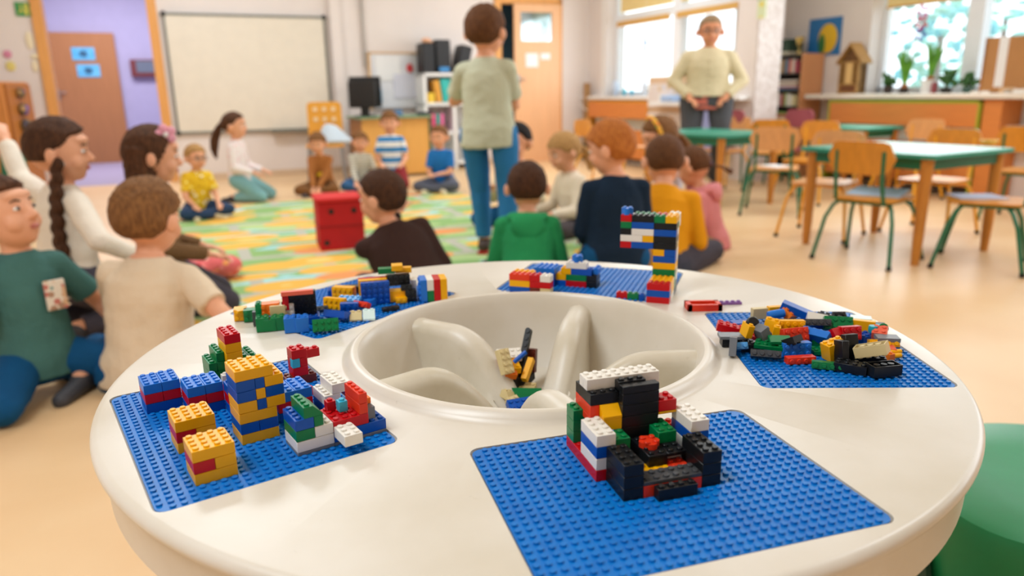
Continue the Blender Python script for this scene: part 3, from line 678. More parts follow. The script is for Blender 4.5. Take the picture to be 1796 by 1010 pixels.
# right plate heap
HEAP = [
 ('red', 'b', 2, 4, 1, 1281, 575, .001, 75, 12, 0, 'red brick at the left tip of the heap, tilted on the studs'),
 ('blue', 'tile', 3, 2, .4, 1299, 566, .002, 10, 0, 0, 'small flat blue piece behind the red brick at the heap\'s left tip'),
 ('black', 'b', 4, 2, 1, 1289, 597, .000, -4, 0, 0, 'black brick under a grey slab at the heap\'s left front'),
 ('grey', 'tile', 4, 2, .4, 1285, 589, .0100, -4, 2, 0, 'grey slab lying on a black brick at the heap\'s left front'),
 ('grey', 'tile', 2, 1, 2.2, 1286, 607, -.001, 70, 0, 12, 'upright grey fin piece next to the light blue brick'),
 ('light_blue', 'b', 2, 1, 1, 1298, 607, .001, 5, 60, 0, 'small light blue brick leaning by the grey fin'),
 ('black', 'b', 3, 2, 1, 1318, 606, .000, -6, 0, 0, 'black brick under the yellow figure-like piece'),
 ('yellow', 'b', 1, 2, 1.6, 1311, 577, .012, 10, 8, 10, 'yellow upright piece beside the dark wheel disc'),
 ('grey', 'b', 2, 2, 1.2, 1338, 583, .010, 20, 0, 60, 'grey rounded bracket in the left part of the heap'),
 ('yellow', 'slope', 2, 2, 2, 1352, 574, .006, -30, 10, 10, 'yellow wedge standing at the heap\'s middle left'),
 ('yellow', 'b', 1, 2, 2, 1361, 583, .004, -20, 0, 8, 'yellow hollow piece in front of the yellow wedge'),
 ('yellow', 'b', 4, 2, 1, 1386, 573, .010, -4, 84, 0, 'long yellow brick on its side behind the big red one'),
 ('orange_red', 'b', 4, 2, 1, 1394, 587, .006, 14, 72, 0, 'big red brick on its side, studs to the front, mid heap'),
 ('green', 'b', 4, 2, .5, 1350, 604, .006, -26, 8, 0, 'flat green plate slanting down at the heap\'s front left'),
 ('green', 'tile', 3, 2, .4, 1368, 596, .013, -6, 10, 0, 'thin green piece above the slanting green plate'),
 ('black', 'hollow', 2, 2, .8, 1390, 598, .010, 35, 150, 0, 'small black open piece with a pale rim above the blue side-lying brick'),
 ('dark_grey', 'b', 4, 1, 1, 1343, 621, .000, -16, 60, 0, 'dark studded strip at the front left foot of the heap'),
 ('bright_blue', 'b', 4, 2, 1, 1396, 612, .000, 4, 88, 0, 'bright blue brick on its side with four studs to the front'),
 ('orange_red', 'b', 4, 1, 1, 1404, 631, -.001, 6, 88, 0, 'red brick on its side below the bright blue one'),
 ('tan', 'tile', 3, 1, 1.5, 1334, 549, .004, 8, 0, 0, 'pale tan end of the bar at the back left of the heap'),
 ('yellow', 'tile', 3, 1, 1.5, 1362, 546, .006, 8, 0, 0, 'yellow bar behind the blue cylinder'),
 ('orange', 'b', 2, 2, 1, 1383, 551, .006, 30, 30, 20, 'orange brick next to the blue cylinder'),
 ('blue', 'tile', 5, 2, 1, 1399, 545, .010, -30, 0, 18, 'large smooth blue block sloping up at the back of the heap'),
 ('dark_grey', 'b', 8, 1, 1, 1408, 565, .012, -5, 70, 0, 'long dark grey bar lying across the heap'),
 ('white', 'slope', 3, 1, 1, 1434, 557, .012, -10, 0, 10, 'white wedge on the back of the heap'),
 ('bright_blue', 'b', 2, 4, 1, 1433, 588, .004, 40, 0, 50, 'blue brick tipped on edge right of the big red one'),
 ('green', 'b', 4, 2, 1, 1470, 567, .006, -14, 62, 0, 'green brick on its side near the back of the heap'),
 ('yellow', 'tile', 5, 1, 1.6, 1502, 571, .006, -26, 0, 0, 'yellow side of the layered block at the back right'),
 ('teal', 'tile', 5, 1, 1.4, 1511, 575, .004, -26, 0, 0, 'teal layer behind the yellow slab at the back right'),
 ('black', 'tile', 5, 1, 1.4, 1518, 573, .004, -26, 0, 0, 'black layer at the far side of the layered block'),
 ('red', 'b', 3, 2, 1, 1491, 584, .008, 8, 80, 0, 'small red brick above the two black capped pieces'),
 ('red', 'hollow', 2, 2, 1, 1462, 587, .006, 30, 140, 0, 'open red brick beside the small red one'),
 ('yellow', 'b', 3, 2, 2, 1464, 611, .000, 14, 0, -14, 'yellow block behind the two dark capped bricks'),
 ('black', 'tile', 1, 2, 2.6, 1476, 617, .001, 8, -12, 0, 'shorter grey-topped black piece leaning in front of the yellow block'),
 ('black', 'tile', 2, 1, 3, 1491, 609, .001, 14, -14, 0, 'taller grey-topped black piece leaning beside the yellow block'),
 ('tan', 'hollow', 2, 4, 1.2, 1529, 614, .008, 52, 160, 0, 'tan sloped brick turned upside down on the black bricks'),
 ('black', 'b', 4, 2, 1, 1524, 629, .001, -18, 0, 0, 'black brick under the tan sloped one'),
 ('black', 'b', 4, 2, 1, 1493, 642, .000, -34, 0, 0, 'black brick with shiny studs at the front of the heap'),
 ('black', 'hollow', 4, 2, 1.2, 1549, 648, .000, 10, 180, 0, 'black brick lying upside down at the front right of the heap'),
 ('green', 'b', 4, 1, 1, 1452, 641, -.001, -20, 82, 0, 'green four-stud brick on its side at the heap\'s front'),
 ('yellow', 'b', 4, 1, 1, 1550, 602, .004, -10, 70, 0, 'yellow stud-sided bar at the right end of the heap'),
 ('grey', 'tile', 3, 2, .5, 1556, 593, .012, -10, 0, 0, 'flat grey piece on the yellow bar at the right end'),
 ('salmon', 'b', 2, 2, 1, 1543, 582, .008, -30, 20, 0, 'salmon red brick at the back right of the heap'),
 ('salmon', 'tile', 3, 2, .8, 1549, 613, .002, -14, 0, 0, 'salmon flat piece right of the tan sloped brick'),
 ('clear', 'tile', 3, 2, .5, 1510, 559, .008, -20, 0, 0, 'pale see-through plate at the back of the heap'),
 ('dark_grey', 'b', 1, 4, 1, 1456, 557, .010, 30, 0, 10, 'grey bar pointing to the back of the heap'),
 ('black', 'b', 2, 1, 1, 1471, 554, .012, 0, 40, 0, 'small black piece at the top of the heap\'s back'),
 ('green', 'b', 2, 2, .5, 1435, 614, .000, 0, 0, 0, 'little green studded plate between the red and green side-lying bricks'),
 ('orange', 'b', 1, 1, 1, 1560, 625, .000, 20, 0, 0, 'little orange brick at the right foot of the heap'),
 ('blue', 'b', 4, 2, 1, 1425, 572, .000, 20, 0, 0, 'blue brick buried under the dark bar in the heap'),
 ('green', 'b', 4, 2, 1, 1450, 598, .000, -20, 0, 0, 'dark green brick showing at the core of the heap'),
 ('blue', 'b', 3, 2, 1, 1515, 592, .000, 30, 0, 0, 'blue brick in the hollow of the heap\'s right half'),
 ('red', 'b', 4, 2, 1, 1340, 592, .000, 10, 0, 0, 'red brick in the shade under the yellow wedge'),
]
for q in HEAP: loose(*q)
def disc(r, h, n=20, hole=0):
    bm = bmesh.new()
    pr = [(hole, 0), (r * .9, 0), (r, h * .2), (r, h * .8), (r * .9, h), (hole, h)]
    if hole: pr.append((hole, 0))
    lathe(bm, pr, n); return bm
loose('black', '', 0, 0, 0, 1320, 569, .016, 0, 70, 25, 'dark wheel disc standing beside the yellow upright piece', 'toy_wheel_disc', custom=disc(.009, .005), cat='toy wheel')
loose('bright_blue', '', 0, 0, 0, 1361, 551, .012, 0, 0, 80, 'small blue cylinder piece at the back of the heap', 'toy_cylinder', custom=disc(.0055, .02), cat='toy piece')
loose('teal', '', 0, 0, 0, 1531, 577, .014, 0, 0, 0, 'tiny teal ball piece at the back right of the heap', 'toy_ball', custom=disc(.005, .008), cat='toy piece')
loose('green', '', 0, 0, 0, 1550, 575, .014, 0, 60, 0, 'tiny green ring piece at the far right of the heap', 'toy_ring', custom=disc(.0055, .002, hole=.0035), cat='toy piece')
for dy_ in (0, 7): loose('yellow', '', 0, 0, 0, 1568, 617 + dy_, .003 - dy_ * .0003, 5, 0, 88, 'thin yellow rod at the right foot of the heap, %s of a pair' % ('upper' if not dy_ else 'lower'), 'toy_rod', custom=disc(.0028, .016), cat='toy rod')
# red window frame piece and purple strip behind the right plate
bm = bmesh.new()
for b_ in ((0, .046, 0, .005), (0, .046, .020, .025), (0, .006, 0, .025), (.040, .046, 0, .025)): box(bm, b_[0], b_[1], b_[2], b_[3], 0, .009, .0004)
tube(bm, (.004, .022, .004), (.023, .012, .004), .0018); tube(bm, (.023, .012, .004), (.042, .022, .004), .0018)
loose('orange_red', '', 0, 0, 0, 1233, 536, 0, 0, 0, 0, 'red open frame piece lying flat on the table behind the loose heap', 'toy_window_frame', zref=ZT, custom=bm, cat='toy frame')
loose('purple', 'b', 4, 1, .4, 1280, 530, 0, 2, 0, 0, 'purple four-stud plate on the ivory tabletop', zref=ZT)

# left far plate: tipped bricks
ROW = [
 ('yellow', 'hollow', 2, 2, 1.8, 422, 550, 0, 15, 90, 0, 'yellow open brick at the outer tip of the far-left plate'),
 ('yellow', 'tile', 4, 1, .4, 436, 543, .012, 40, 0, 0, 'thin yellow strip resting on the green open brick'),
 ('green', 'hollow', 2, 2, 1.6, 439, 552, 0, 15, 90, 0, 'green open brick second from the outer tip of the far-left plate'),
 ('dark_grey', 'tile', 1, 1, 2, 449, 558, 0, 15, 0, 0, 'small dark grey block wedged beside the green ones'),
 ('green', 'b', 1, 2, 3.2, 455, 550, 0, 15, 0, 0, 'tall green brick at the left end of the standing row'),
 ('green', 'b', 2, 2, 1.9, 461, 566, 0, 15, 0, 0, 'green brick in the lower left of the standing row'),
 ('green', 'b', 2, 2, 1.6, 473, 567, 0, 15, 0, 0, 'second green brick in front of the orange one'),
 ('green', 'b', 2, 2, 1.8, 489, 564, 0, 15, 0, 0, 'darker green brick beside the blue ones'),
 ('orange', 'b', 3, 2, 1.6, 474, 541, .014, 15, 90, 0, 'orange brick on its side above the green bricks'),
 ('tan', 'b', 4, 2, 2, 489, 541, .012, 15, 90, 90, 'cream brick on edge with side studs next to the orange one'),
 ('white', 'b', 2, 2, 1.6, 505, 541, .012, 15, 90, 0, 'white block below the narrow red one'),
 ('red', 'b', 1, 2, 2.0, 501, 528, .020, 15, 0, 0, 'narrow red brick left of the black studded panel'),
 ('black', 'b', 5, 4, 1.0, 527, 531, .010, 15, 90, 0, 'black studded panel standing on edge on the far-left plate'),
 ('salmon', 'tile', 5, 1, .6, 521, 513, .040, 15, 0, 0, 'flat salmon strip on top of the black studded panel'),
 ('bright_blue', 'b', 2, 2, 2, 510, 567, 0, 15, 0, 0, 'blue brick in front of the black panel, left one'),
 ('bright_blue', 'b', 2, 2, 2, 530, 566, 0, 15, 0, 0, 'blue brick in front of the black panel, right one'),
 ('blue', 'b', 2, 3, 1, 550, 556, 0, 15, 0, 0, 'dark blue brick right of the black panel\'s foot'),
 ('green', 'b', 4, 2, 1, 571, 570, 0, 15, 70, 0, 'green brick lying nearest the table bowl on the far-left plate'),
 ('blue', 'hollow', 4, 2, 1, 591, 552, 0, -20, 160, 0, 'dark blue upturned brick behind the lone green one'),
 ('dark_grey', 'b', 2, 1, .6, 565, 541, 0, 20, 30, 0, 'tiny grey piece beside the yellow side-lying brick'),
 ('yellow', 'b', 4, 2, 1, 587, 532, .002, -18, 84, 0, 'yellow side-lying brick in the middle of the far-left plate'),
 ('yellow', 'hollow', 4, 2, 1.4, 603, 512, .006, -14, 90, 0, 'amber hollow brick on edge near the table rim'),
 ('blue', 'b', 2, 2, 1, 584, 511, 0, 15, 0, 0, 'small blue brick left of the amber hollow brick'),
 ('light_blue', 'b', 4, 2, .5, 612, 524, .008, -10, 10, 0, 'light blue plate lying above the small bricks'),
 ('blue', 'hollow', 3, 2, 1, 613, 541, 0, 4, 90, 0, 'dark blue hollow brick under the light blue plate'),
 ('orange_red', 'b', 3, 1, 1, 634, 534, .004, -28, 60, 0, 'red brick lying on the blue pieces'),
 ('bright_blue', 'tile', 4, 2, 1, 640, 528, 0, -28, 0, 0, 'smooth bright blue block behind the red brick'),
 ('tan', 'slope', 2, 2, 1, 624, 553, 0, 10, 0, 0, 'pale yellow wedge near the bowl edge'),
 ('clear', 'slope', 2, 2, 1.2, 647, 551, 0, 10, 0, 0, 'see-through pale wedge beside the pale yellow one'),
 ('black', 'tile', 3, 1, .6, 685, 541, 0, 28, 0, 0, 'small black bar alone near the bowl edge'),
 ('black', 'tile', 4, 2, 1, 620, 506, .002, 10, 0, 0, 'black brick behind the amber hollow brick'),
]
for q in ROW: loose(*q)
o = None
def upright(label, px, py, yaw, parts, name='brick_model'):
    """a build whose studs point towards the camera; parts (colour,w,l,h,x,depth,z,kind)"""
    q = at_z(px, py, Z1); t = empty(name, q, D2R(yaw), label, 'brick model')
    for c, w, l, h, x, dpt, z, kd in parts:
        o = brick(c, w, l, h, kd, t)
        if kd == 'flat': pass
        o.matrix_local = Matrix.Translation((x * PITCH8, dpt * BH, z * PITCH8)) @ Matrix.Rotation(D2R(90), 4, 'X')
        o.location.z += l * PITCH8
        o['label'] = c.replace('_', ' ') + ' brick'
    return t
upright('upright brick block with a blue studded face, on the far-left plate', 655, 534, 14, [('blue', 5, 4, 1, -2.0, 1, 0, 'b'), ('bright_blue', 1, 1, 1.9, -2.6, 2, 0, 'tile'), ('yellow', 5, 4, 1, -2.3, 2, .2, 'b'), ('green', 4, 1, 1, -2.3, 3, 0, 'tile'), ('red', 5, 3, 1, -2.3, 3, 1.2, 'tile')])
upright('black and yellow stepped brick build next to the blue studded block', 695, 528, 14, [('black', 4, 2, 1, -1.2, 2, 2.5, 'b'), ('yellow', 3, 2, 2, -1.2, 1.5, 0, 'tile'), ('yellow', 2, 1, 1, -.2, -.5, 0, 'b'), ('yellow', 3, 1, 1, -.6, .4, .2, 'b'), ('black', 2, 2, 1.5, 1.6, .6, 0, 'b'), ('black', 2, 1, 1, .9, .3, 2, 'b'), ('yellow', 4, 1, 1, -1.4, 3, 3.2, 'tile'), ('white', 1, 3, 2, 3.0, 3.5, 0.2, 'tile')])
upright('green and yellow bricks tipped on top of the black and yellow build', 690, 527, 10, [('green', 3, 1, 1.4, -2.4, 2.6, 4.6, 'tile'), ('yellow', 2, 1, 2, .0, 2.6, 5.2, 'tile'), ('yellow', 3, 1, 1.2, .6, 2.8, 4.5, 'tile')])
def sideways(label, px, py, yaw):
    q = at_z(px, py, Z1); t = empty('brick_stack', q, D2R(yaw), label, 'brick model')
    x = 0
    for c, l in (('bright_blue', 4), ('white', 4), ('red', 4), ('yellow', 4)):
        segs = [(c, l, 0)] if c != 'white' else [('green', 2, 0), ('white', 2, 2)]
        for c2, w, z in segs:
            o = brick(c2, w, 4, 1, 'b', t)
            o.matrix_local = Matrix.Translation((x * BH, 0, z * PITCH8)) @ Matrix.Rotation(D2R(-90), 4, 'Y')
            o.location.x = x * BH + BH
            o['label'] = c2 + ' brick'
        x += 1
    return t
sideways('blue, white, red and yellow brick stack lying on its side beside the bowl rim', 735, 520, 12)

# bricks down in the bowl
ZB = ZT - BD + .0
BOWL = [
 ('tan', 'b', 2, 4, 1, 886, 634, .040, 30, 60, 10, 'tan brick at the back left of the bowl centre'), ('white', 'b', 4, 2, 1, 893, 622, .046, 10, 30, 0, 'off-white brick behind the dark beam in the bowl'),
 ('red', 'b', 2, 2, 1, 885, 637, .040, 40, 20, 20, 'red brick in the bowl above the yellow ones'), ('yellow', 'b', 2, 3, 1, 899, 640, .036, 20, 20, 0, 'yellow brick in the bowl beside the blue rod'),
 ('orange', 'b', 2, 2, 1, 895, 652, .030, 10, 30, 10, 'orange brick in the bowl below the yellow one'), ('yellow', 'tile', 1, 4, 1, 926, 648, .024, -25, 40, 0, 'yellow strip right of the dark beam in the bowl'),
 ('yellow', 'b', 2, 2, 1, 889, 661, .02, 40, 20, 0, 'small yellow brick by the black wheel in the bowl'),
 ('black', 'b', 2, 4, 1, 919, 666, .012, -30, 10, 0, 'black brick at the foot of the dark beam in the bowl'),
 ('tan', 'b', 4, 2, 1, 918, 680, .008, -18, 20, 0, 'tan studded plate in the middle of the bowl'), ('tan', 'slope', 2, 2, 1, 893, 692, .010, 50, 10, 20, 'tan wedge at the left of the green brick in the bowl'),
 ('green', 'tile', 5, 2, 1, 922, 692, .006, -4, 60, 0, 'green brick in the bowl centre'), ('tan', 'b', 2, 2, 1, 902, 706, .006, 40, 30, 0, 'cream brick at the front left of the bowl pile'),
 ('red', 'tile', 3, 1, .5, 918, 705, .012, 10, 0, 0, 'thin red piece between the green and blue bowl bricks'), ('blue', 'slope', 5, 3, 1, 920, 714, .004, 20, 30, 0, 'blue sloped brick at the front of the bowl pile'),
 ('brown', 'b', 2, 4, 1, 930, 632, .02, -20, 80, 0, 'dark red brick behind the dark beam'),
]
for q in BOWL: loose(*q, 'toy_brick', ZB)
def beam():
    bm = bmesh.new(); L = .085
    prism(bm, [(x, y) for x, y in rrect(0, .0078, 0, L, .0038)], 0, .0078)
    for i in range(9): tube(bm, (.0039, .005 + i * .0094, .0072), (.0039, .005 + i * .0094, .0092), .0030, seg=10)
    return bm
loose('black', '', 0, 0, 0, 917, 630, .006, -24, 58, 0, 'long dark grey perforated beam standing steeply in the bowl', 'toy_beam', zref=ZB, custom=beam(), cat='toy beam')
loose('blue', '', 0, 0, 0, 912, 626, .058, 20, 0, 55, 'short blue rod leaning on the dark grey beam', 'toy_rod', zref=ZB, custom=disc(.0030, .02), cat='toy rod')
loose('black', '', 0, 0, 0, 902, 672, .010, 0, 40, 20, 'black wheel lying below the dark grey beam in the bowl', 'toy_wheel_disc', zref=ZB, custom=disc(.010, .008), cat='toy wheel')

# ------------------------------------------------------------------ furniture
def rthing(name, lx, ly, rz, label, cat, group=None, z=0.0):      # an Empty in room coordinates, turned from the room's axes
    return empty(name, rw(lx, ly, z), TH + D2R(rz), label, cat, group)
M_wood = mat('school_beech', 'DA8F2E', 0.4, 0.45, var=0.14, vscale=4, stretch=(3, 10, 3))
M_wood_p = mat('pale_school_beech', 'E2A468', 0.4, 0.45, var=0.12, vscale=4, stretch=(3, 10, 3))
M_leg = mat('beech_table_leg', 'C98333', 0.4, 0.45, var=0.12, vscale=5, stretch=(8, 8, 1))
M_gtube = mat('green_enamel_tube', '0F6B49', 0.3, 0.5)
M_ytube = mat('yellow_enamel_tube', 'EFA81C', 0.3, 0.5)
M_gtop = mat('green_table_top', '2F8F76', 0.42, 0.4, var=0.05)
M_gapron = mat('green_table_apron', '0C6A4B', 0.35, 0.5)
M_rub = mat('black_rubber', '151515', 0.7)
def make_chair(tubem, woodm, hb=.68, hs=.36):
    """school chair facing +x, origin on the floor under the seat"""
    t = empty('school_chair', (0, 0, 0))
    bm = bmesh.new(); out = rrect(-.17, .18, -.17, .17, .06, 4)
    prism(bm, out, hs - .012, hs); obj('seat', bm, woodm, t)
    bm = bmesh.new(); N = 12; rows = []
    for side in (0, 1):
        grid = []
        for k in range(N + 1):
            u = k / N * 2 - 1; y = .18 * u; x = -.185 - .030 * (1 - u * u) + side * .010
            hh = .085 * (1 - abs(u) ** 7) ** .5 + .0015; zc = hb - .095
            grid.append((bm.verts.new((x - .01, y, zc + hh)), bm.verts.new((x, y, zc - hh))))
        rows.append(grid)
    for k in range(N):
        a, b = rows[0], rows[1]
        bm.faces.new((a[k][0], a[k + 1][0], a[k + 1][1], a[k][1])); bm.faces.new((b[k][0], b[k][1], b[k + 1][1], b[k + 1][0]))
        bm.faces.new((a[k][0], b[k][0], b[k + 1][0], a[k + 1][0])); bm.faces.new((a[k][1], a[k + 1][1], b[k + 1][1], b[k][1]))
    bm.faces.new((rows[0][0][0], rows[0][0][1], rows[1][0][1], rows[1][0][0])); bm.faces.new((rows[0][N][0], rows[1][N][0], rows[1][N][1], rows[0][N][1]))
    obj('backrest', bm, woodm, t)
    bm = bmesh.new()
    for s in (-1, 1):
        poly_tube(bm, [(-.205, .125 * s, hb - .06), (-.195, .125 * s, hs + .10), (-.165, .13 * s, hs - .005), (-.13, .135 * s, hs - .022), (.12, .135 * s, hs - .022)], .0105)
    tube(bm, (.10, -.135, hs - .022), (.10, .135, hs - .022), .010); tube(bm, (-.14, -.135, hs - .022), (-.14, .135, hs - .022), .010)
    obj('frame', bm, tubem, t)
    for sx in (-1, 1):
        for s in (-1, 1):
            bm = bmesh.new(); poly_tube(bm, [(.10 * sx, .135 * s, hs - .022), (.125 * sx, .16 * s, hs - .05), (.155 * sx, .185 * s, hs - .12), (.205 * sx, .215 * s, .015)], .0105)
            l = obj('leg', bm, tubem, t)
            bm = bmesh.new(); tube(bm, (.2035 * sx, .2145 * s, .022), (.207 * sx, .216 * s, 0), .014); obj('foot_cap', bm, M_rub, l)
    return t
CH_G = make_chair(M_gtube, M_wood); CH_Y = make_chair(M_ytube, M_wood); CH_YP = make_chair(M_ytube, M_wood_p); CH_GP = make_chair(M_gtube, M_wood_p)
chairs = [  # proto, x, y, turn from room x axis, label
 (CH_G, -1.93, -6.60, 16, 'green tube school chair with its back to the camera, tucked at the nearest green table'),
 (CH_G, -1.52, -6.98, 120, 'green tube school chair seen side-on at the right corner of the nearest green table'),
 (CH_YP, -1.62, -5.96, 205, 'yellow tube school chair left of the nearest green table, pale backrest'),
 (CH_Y, -.93, -6.22, 190, 'yellow tube school chair behind the nearest table, broad backrest above the tabletop'),
 (CH_Y, -.55, -4.75, 200, 'yellow tube school chair with arched legs standing before the orange radiator cover'),
 (CH_G, .05, -6.22, 15, 'green tube school chair cut by the right photo edge'),
 (CH_GP, -1.24, -5.10, 42, 'green tube school chair with paper on its seat, left table group'),
 (CH_G, -.28, -4.00, 45, 'green tube school chair in front of the tall bookcase'),
 (CH_Y, -.78, -2.70, 195, 'yellow tube school chair in front of the standing adult'),
 (CH_Y, -1.55, -2.95, -60, 'yellow tube school chair behind the girl with the flowered headband'),
 (CH_YP, .28, -5.06, 185, 'pale backed chair low before the radiator slats'),
 (CH_YP, -.40, -3.48, 190, 'pale backed chair between the two chairs of the left table group'),
 (CH_Y, -1.36, -7.50, 60, 'yellow tube chair mostly outside the right photo edge, one leg showing'),
]
used = set()
for pr, x, y, a, lb in chairs:
    c = pr if pr.name not in used else copy_tree(pr); used.add(pr.name)
    c.location = rw(x, y); c.rotation_euler = (0, 0, TH + D2R(a)); tag(c, lb, 'chair', 'school chairs around the green tables')

def make_table(lx, ly, rz, w, d, h, label):
    t = rthing('school_table', lx, ly, rz, label, 'table', 'green topped school tables')
    bm = bmesh.new(); prism(bm, rrect(-w / 2, w / 2, -d / 2, d / 2, .03, 4), h - .022, h); obj('tabletop', bm, M_gtop, t)
    bm = bmesh.new(); i = .05
    for b_ in ((-w / 2 + i, w / 2 - i, -d / 2 + i, -d / 2 + i + .018), (-w / 2 + i, w / 2 - i, d / 2 - i - .018, d / 2 - i), (-w / 2 + i, -w / 2 + i + .018, -d / 2 + i, d / 2 - i), (w / 2 - i - .018, w / 2 - i, -d / 2 + i, d / 2 - i)):
        box(bm, *b_, h - .085, h - .022)
    obj('apron', bm, M_gapron, t, False)
    for sx in (-1, 1):
        for sy in (-1, 1):
            bm = bmesh.new(); x, y = sx * (w / 2 - i - .012), sy * (d / 2 - i - .012)
            tube(bm, (x, y, 0), (x, y, .14), .021, .027, 14); tube(bm, (x, y, .14), (x, y, h - .023), .027, .032, 14); obj('leg', bm, M_leg, t)
    return t
make_table(-1.53, -6.44, 6, .80, .84, .60, 'nearest green topped school table with four beech legs')
make_table(-1.28, -4.36, 8, .75, .95, .60, 'green topped school table behind the girl with the headband')
make_table(.26, -4.50, 6, .56, .60, .60, 'green topped school table before the orange radiator cover')
# papers on the seats and yellow dish
t_ = Matrix.Rotation(D2R(-12), 4, 'Y')
bm = bmesh.new(); box(bm, -.10, .10, -.14, .14, 0, .006); o = obj('paper_folder', bm, mat('pale_blue_paper', 'BCD2EC', .6), loc=rw(-1.86, -6.57, .372), rot=(0, D2R(-7), TH + .4)); tag(o, 'pale blue papers on the seat of the nearest green chair', 'paper')
bm = bmesh.new(); box(bm, -.10, .10, -.12, .12, 0, .005); o = obj('paper_folder', bm, mat('lilac_paper', 'CDD3EE', .6), loc=rw(-1.50, -6.90, .361), rot=(0, 0, TH + 1)); tag(o, 'lilac papers on the seat of the side-on green chair', 'paper')
bm = bmesh.new(); box(bm, -.08, .08, -.10, .10, 0, .005); o = obj('paper_folder', bm, M_paper, loc=rw(-1.22, -5.08, .361), rot=(0, 0, TH)); tag(o, 'white papers on a chair seat in the left table group', 'paper')
bm = bmesh.new(); lathe(bm, [(0, 0), (.035, 0), (.05, .03), (.045, .03), (.03, .008), (0, .008)], 24); o = obj('small_bowl', bm, mat('yellow_dish', 'F0C25A', .4), loc=rw(-.98, -6.58, .60)); tag(o, 'small yellow dish at the right edge of the nearest green table', 'bowl')

# radiators behind orange slatted covers
M_orange = mat('orange_laminate', 'E08A45', 0.42, 0.4, var=0.08, vscale=4, stretch=(3, 1, 10))
M_lime = mat('lime_edge_trim', 'A9B22E', 0.5)
M_rad = mat('cream_radiator', 'E8E2D2', 0.45)
def radcover(name, x, y0, y1, label, edge, lime=True):
    t = rthing(name, x, y0, 0, label, 'radiator cover')
    L = y1 - y0
    bm = bmesh.new(); box(bm, 0, .02, 0, L, .60, .80); obj('panel', bm, M_orange, t, False)
    bm = bmesh.new(); box(bm, 0, .02, 0, L, .10, .46); obj('panel', bm, M_orange, t, False)
    bm = bmesh.new(); box(bm, -.004, .14, -.018, 0, 0, .82); box(bm, -.004, .14, L, L + .018, 0, .82); box(bm, -.004, .14, -.018, L + .018, .80, .822); obj('edge_trim', bm, edge, t, False)
    r = bmesh.new(); n = int(L / .055)
    for k in range(n): box(r, .07, .13, .06 + k * (L - .12) / n, .06 + k * (L - .12) / n + .034, .16, .70, .008)
    obj('radiator', r, M_rad, t)
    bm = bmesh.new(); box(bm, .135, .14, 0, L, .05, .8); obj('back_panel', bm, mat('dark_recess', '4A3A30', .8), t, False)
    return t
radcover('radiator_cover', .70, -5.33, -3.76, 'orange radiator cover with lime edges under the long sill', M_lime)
bm = bmesh.new(); box(bm, .72, .972, -5.52, -5.36, 0, .83); o = obj('cover_side_box', bm, M_orange, None, False, loc=ORG, rot=(0, 0, TH)); tag(o, 'orange box end panel right of the lime edged radiator cover', 'panel')
radcover('radiator_cover', -.155, -1.72, -.28, 'orange radiator cover under the left window sill', mat('amber_edge', 'E39A2A', .5))
t = rthing('wall_shelf', .80, -6.4, 0, 'white wall rail right of the orange radiator cover', 'shelf'); bm = bmesh.new(); box(bm, 0, .18, 0, .95, .60, .62); box(bm, .05, .18, 0, .95, .44, .46); obj('board', bm, M_white, t, False)

# whiteboard
t = rthing('whiteboard', -5.47, -.03, 0, 'large whiteboard with a grey frame on the far wall', 'whiteboard')
bm = bmesh.new(); box(bm, .02, 1.77, -.005, .02, .56, 1.85); obj('board', bm, mat('cream_board', 'E9DFCE', 0.25, 0.5), t, False)
bm = bmesh.new(); W = 1.79
for b_ in ((0, W, .54, .565), (0, W, 1.845, 1.87), (0, .025, .54, 1.87), (W - .025, W, .54, 1.87)): box(bm, b_[0], b_[1], -.015, .02, b_[2], b_[3])
obj('frame', bm, M_alu, t, False)
for x_, z_ in ((0, .54), (W, .54), (0, 1.87), (W, 1.87)):
    bm = bmesh.new(); ell(bm, (x_ + (.012 if x_ == 0 else -.012), -.004, z_ + (.012 if z_ < 1 else -.012)), (.030, .02, .030)); obj('corner_cap', bm, M_black, t)
bm = bmesh.new(); box(bm, 1.05, 1.70, -.09, 0, .525, .54); box(bm, 1.05, 1.70, -.095, -.085, .525, .555); obj('pen_tray', bm, M_alu, t, False)
bm = bmesh.new(); tube(bm, (-3.22, -.03, 1.3), (-3.22, -.03, 3.0), .016); o = obj('wall_pipe', bm, mat('grey_conduit', 'B5ADA6', .5), None, True, loc=ORG, rot=(0, 0, TH)); tag(o, 'thin grey conduit running up the far wall', 'pipe')
# exit sign, wall note things, brown post with a cable, reader in the hall
t = rthing('exit_sign', -6.86, -.012, 0, 'green and yellow emergency exit sign left of the hall opening', 'sign')
bm = bmesh.new(); box(bm, 0, .20, 0, .008, 1.80, 1.94); obj('panel', bm, mat('exit_green', '3F9A57', .5), t, False)
bm = bmesh.new(); box(bm, .085, .115, -.003, 0, 1.815, 1.925); tube(bm, (.03, -.002, 1.83), (.055, -.002, 1.87), .006); tube(bm, (.055, -.002, 1.87), (.05, -.002, 1.895), .007); ell(bm, (.052, -.002, 1.912), (.008, .003, .008)); tube(bm, (.055, -.002, 1.868), (.075, -.002, 1.835), .006); box(bm, .13, .18, -.003, 0, 1.86, 1.885)
obj('pictogram', bm, mat('exit_yellow', 'E3D65E', .5), t, False)
t = rthing('wall_decoration', -6.83, -.01, 0, 'cream paper figure taped to the wall under the exit sign', 'decoration')
bm = bmesh.new(); ell(bm, (.05, 0, 1.56), (.035, .006, .09)); ell(bm, (.10, 0, 1.40), (.07, .006, .03)); ell(bm, (.06, 0, 1.30), (.03, .006, .06)); obj('paper_shape', bm, mat('cream_paper', 'F4E7C6', .8), t)
t = rthing('wall_decoration', -7.03, -.01, 0, 'small pink and yellow paper flower on the left wall', 'decoration')
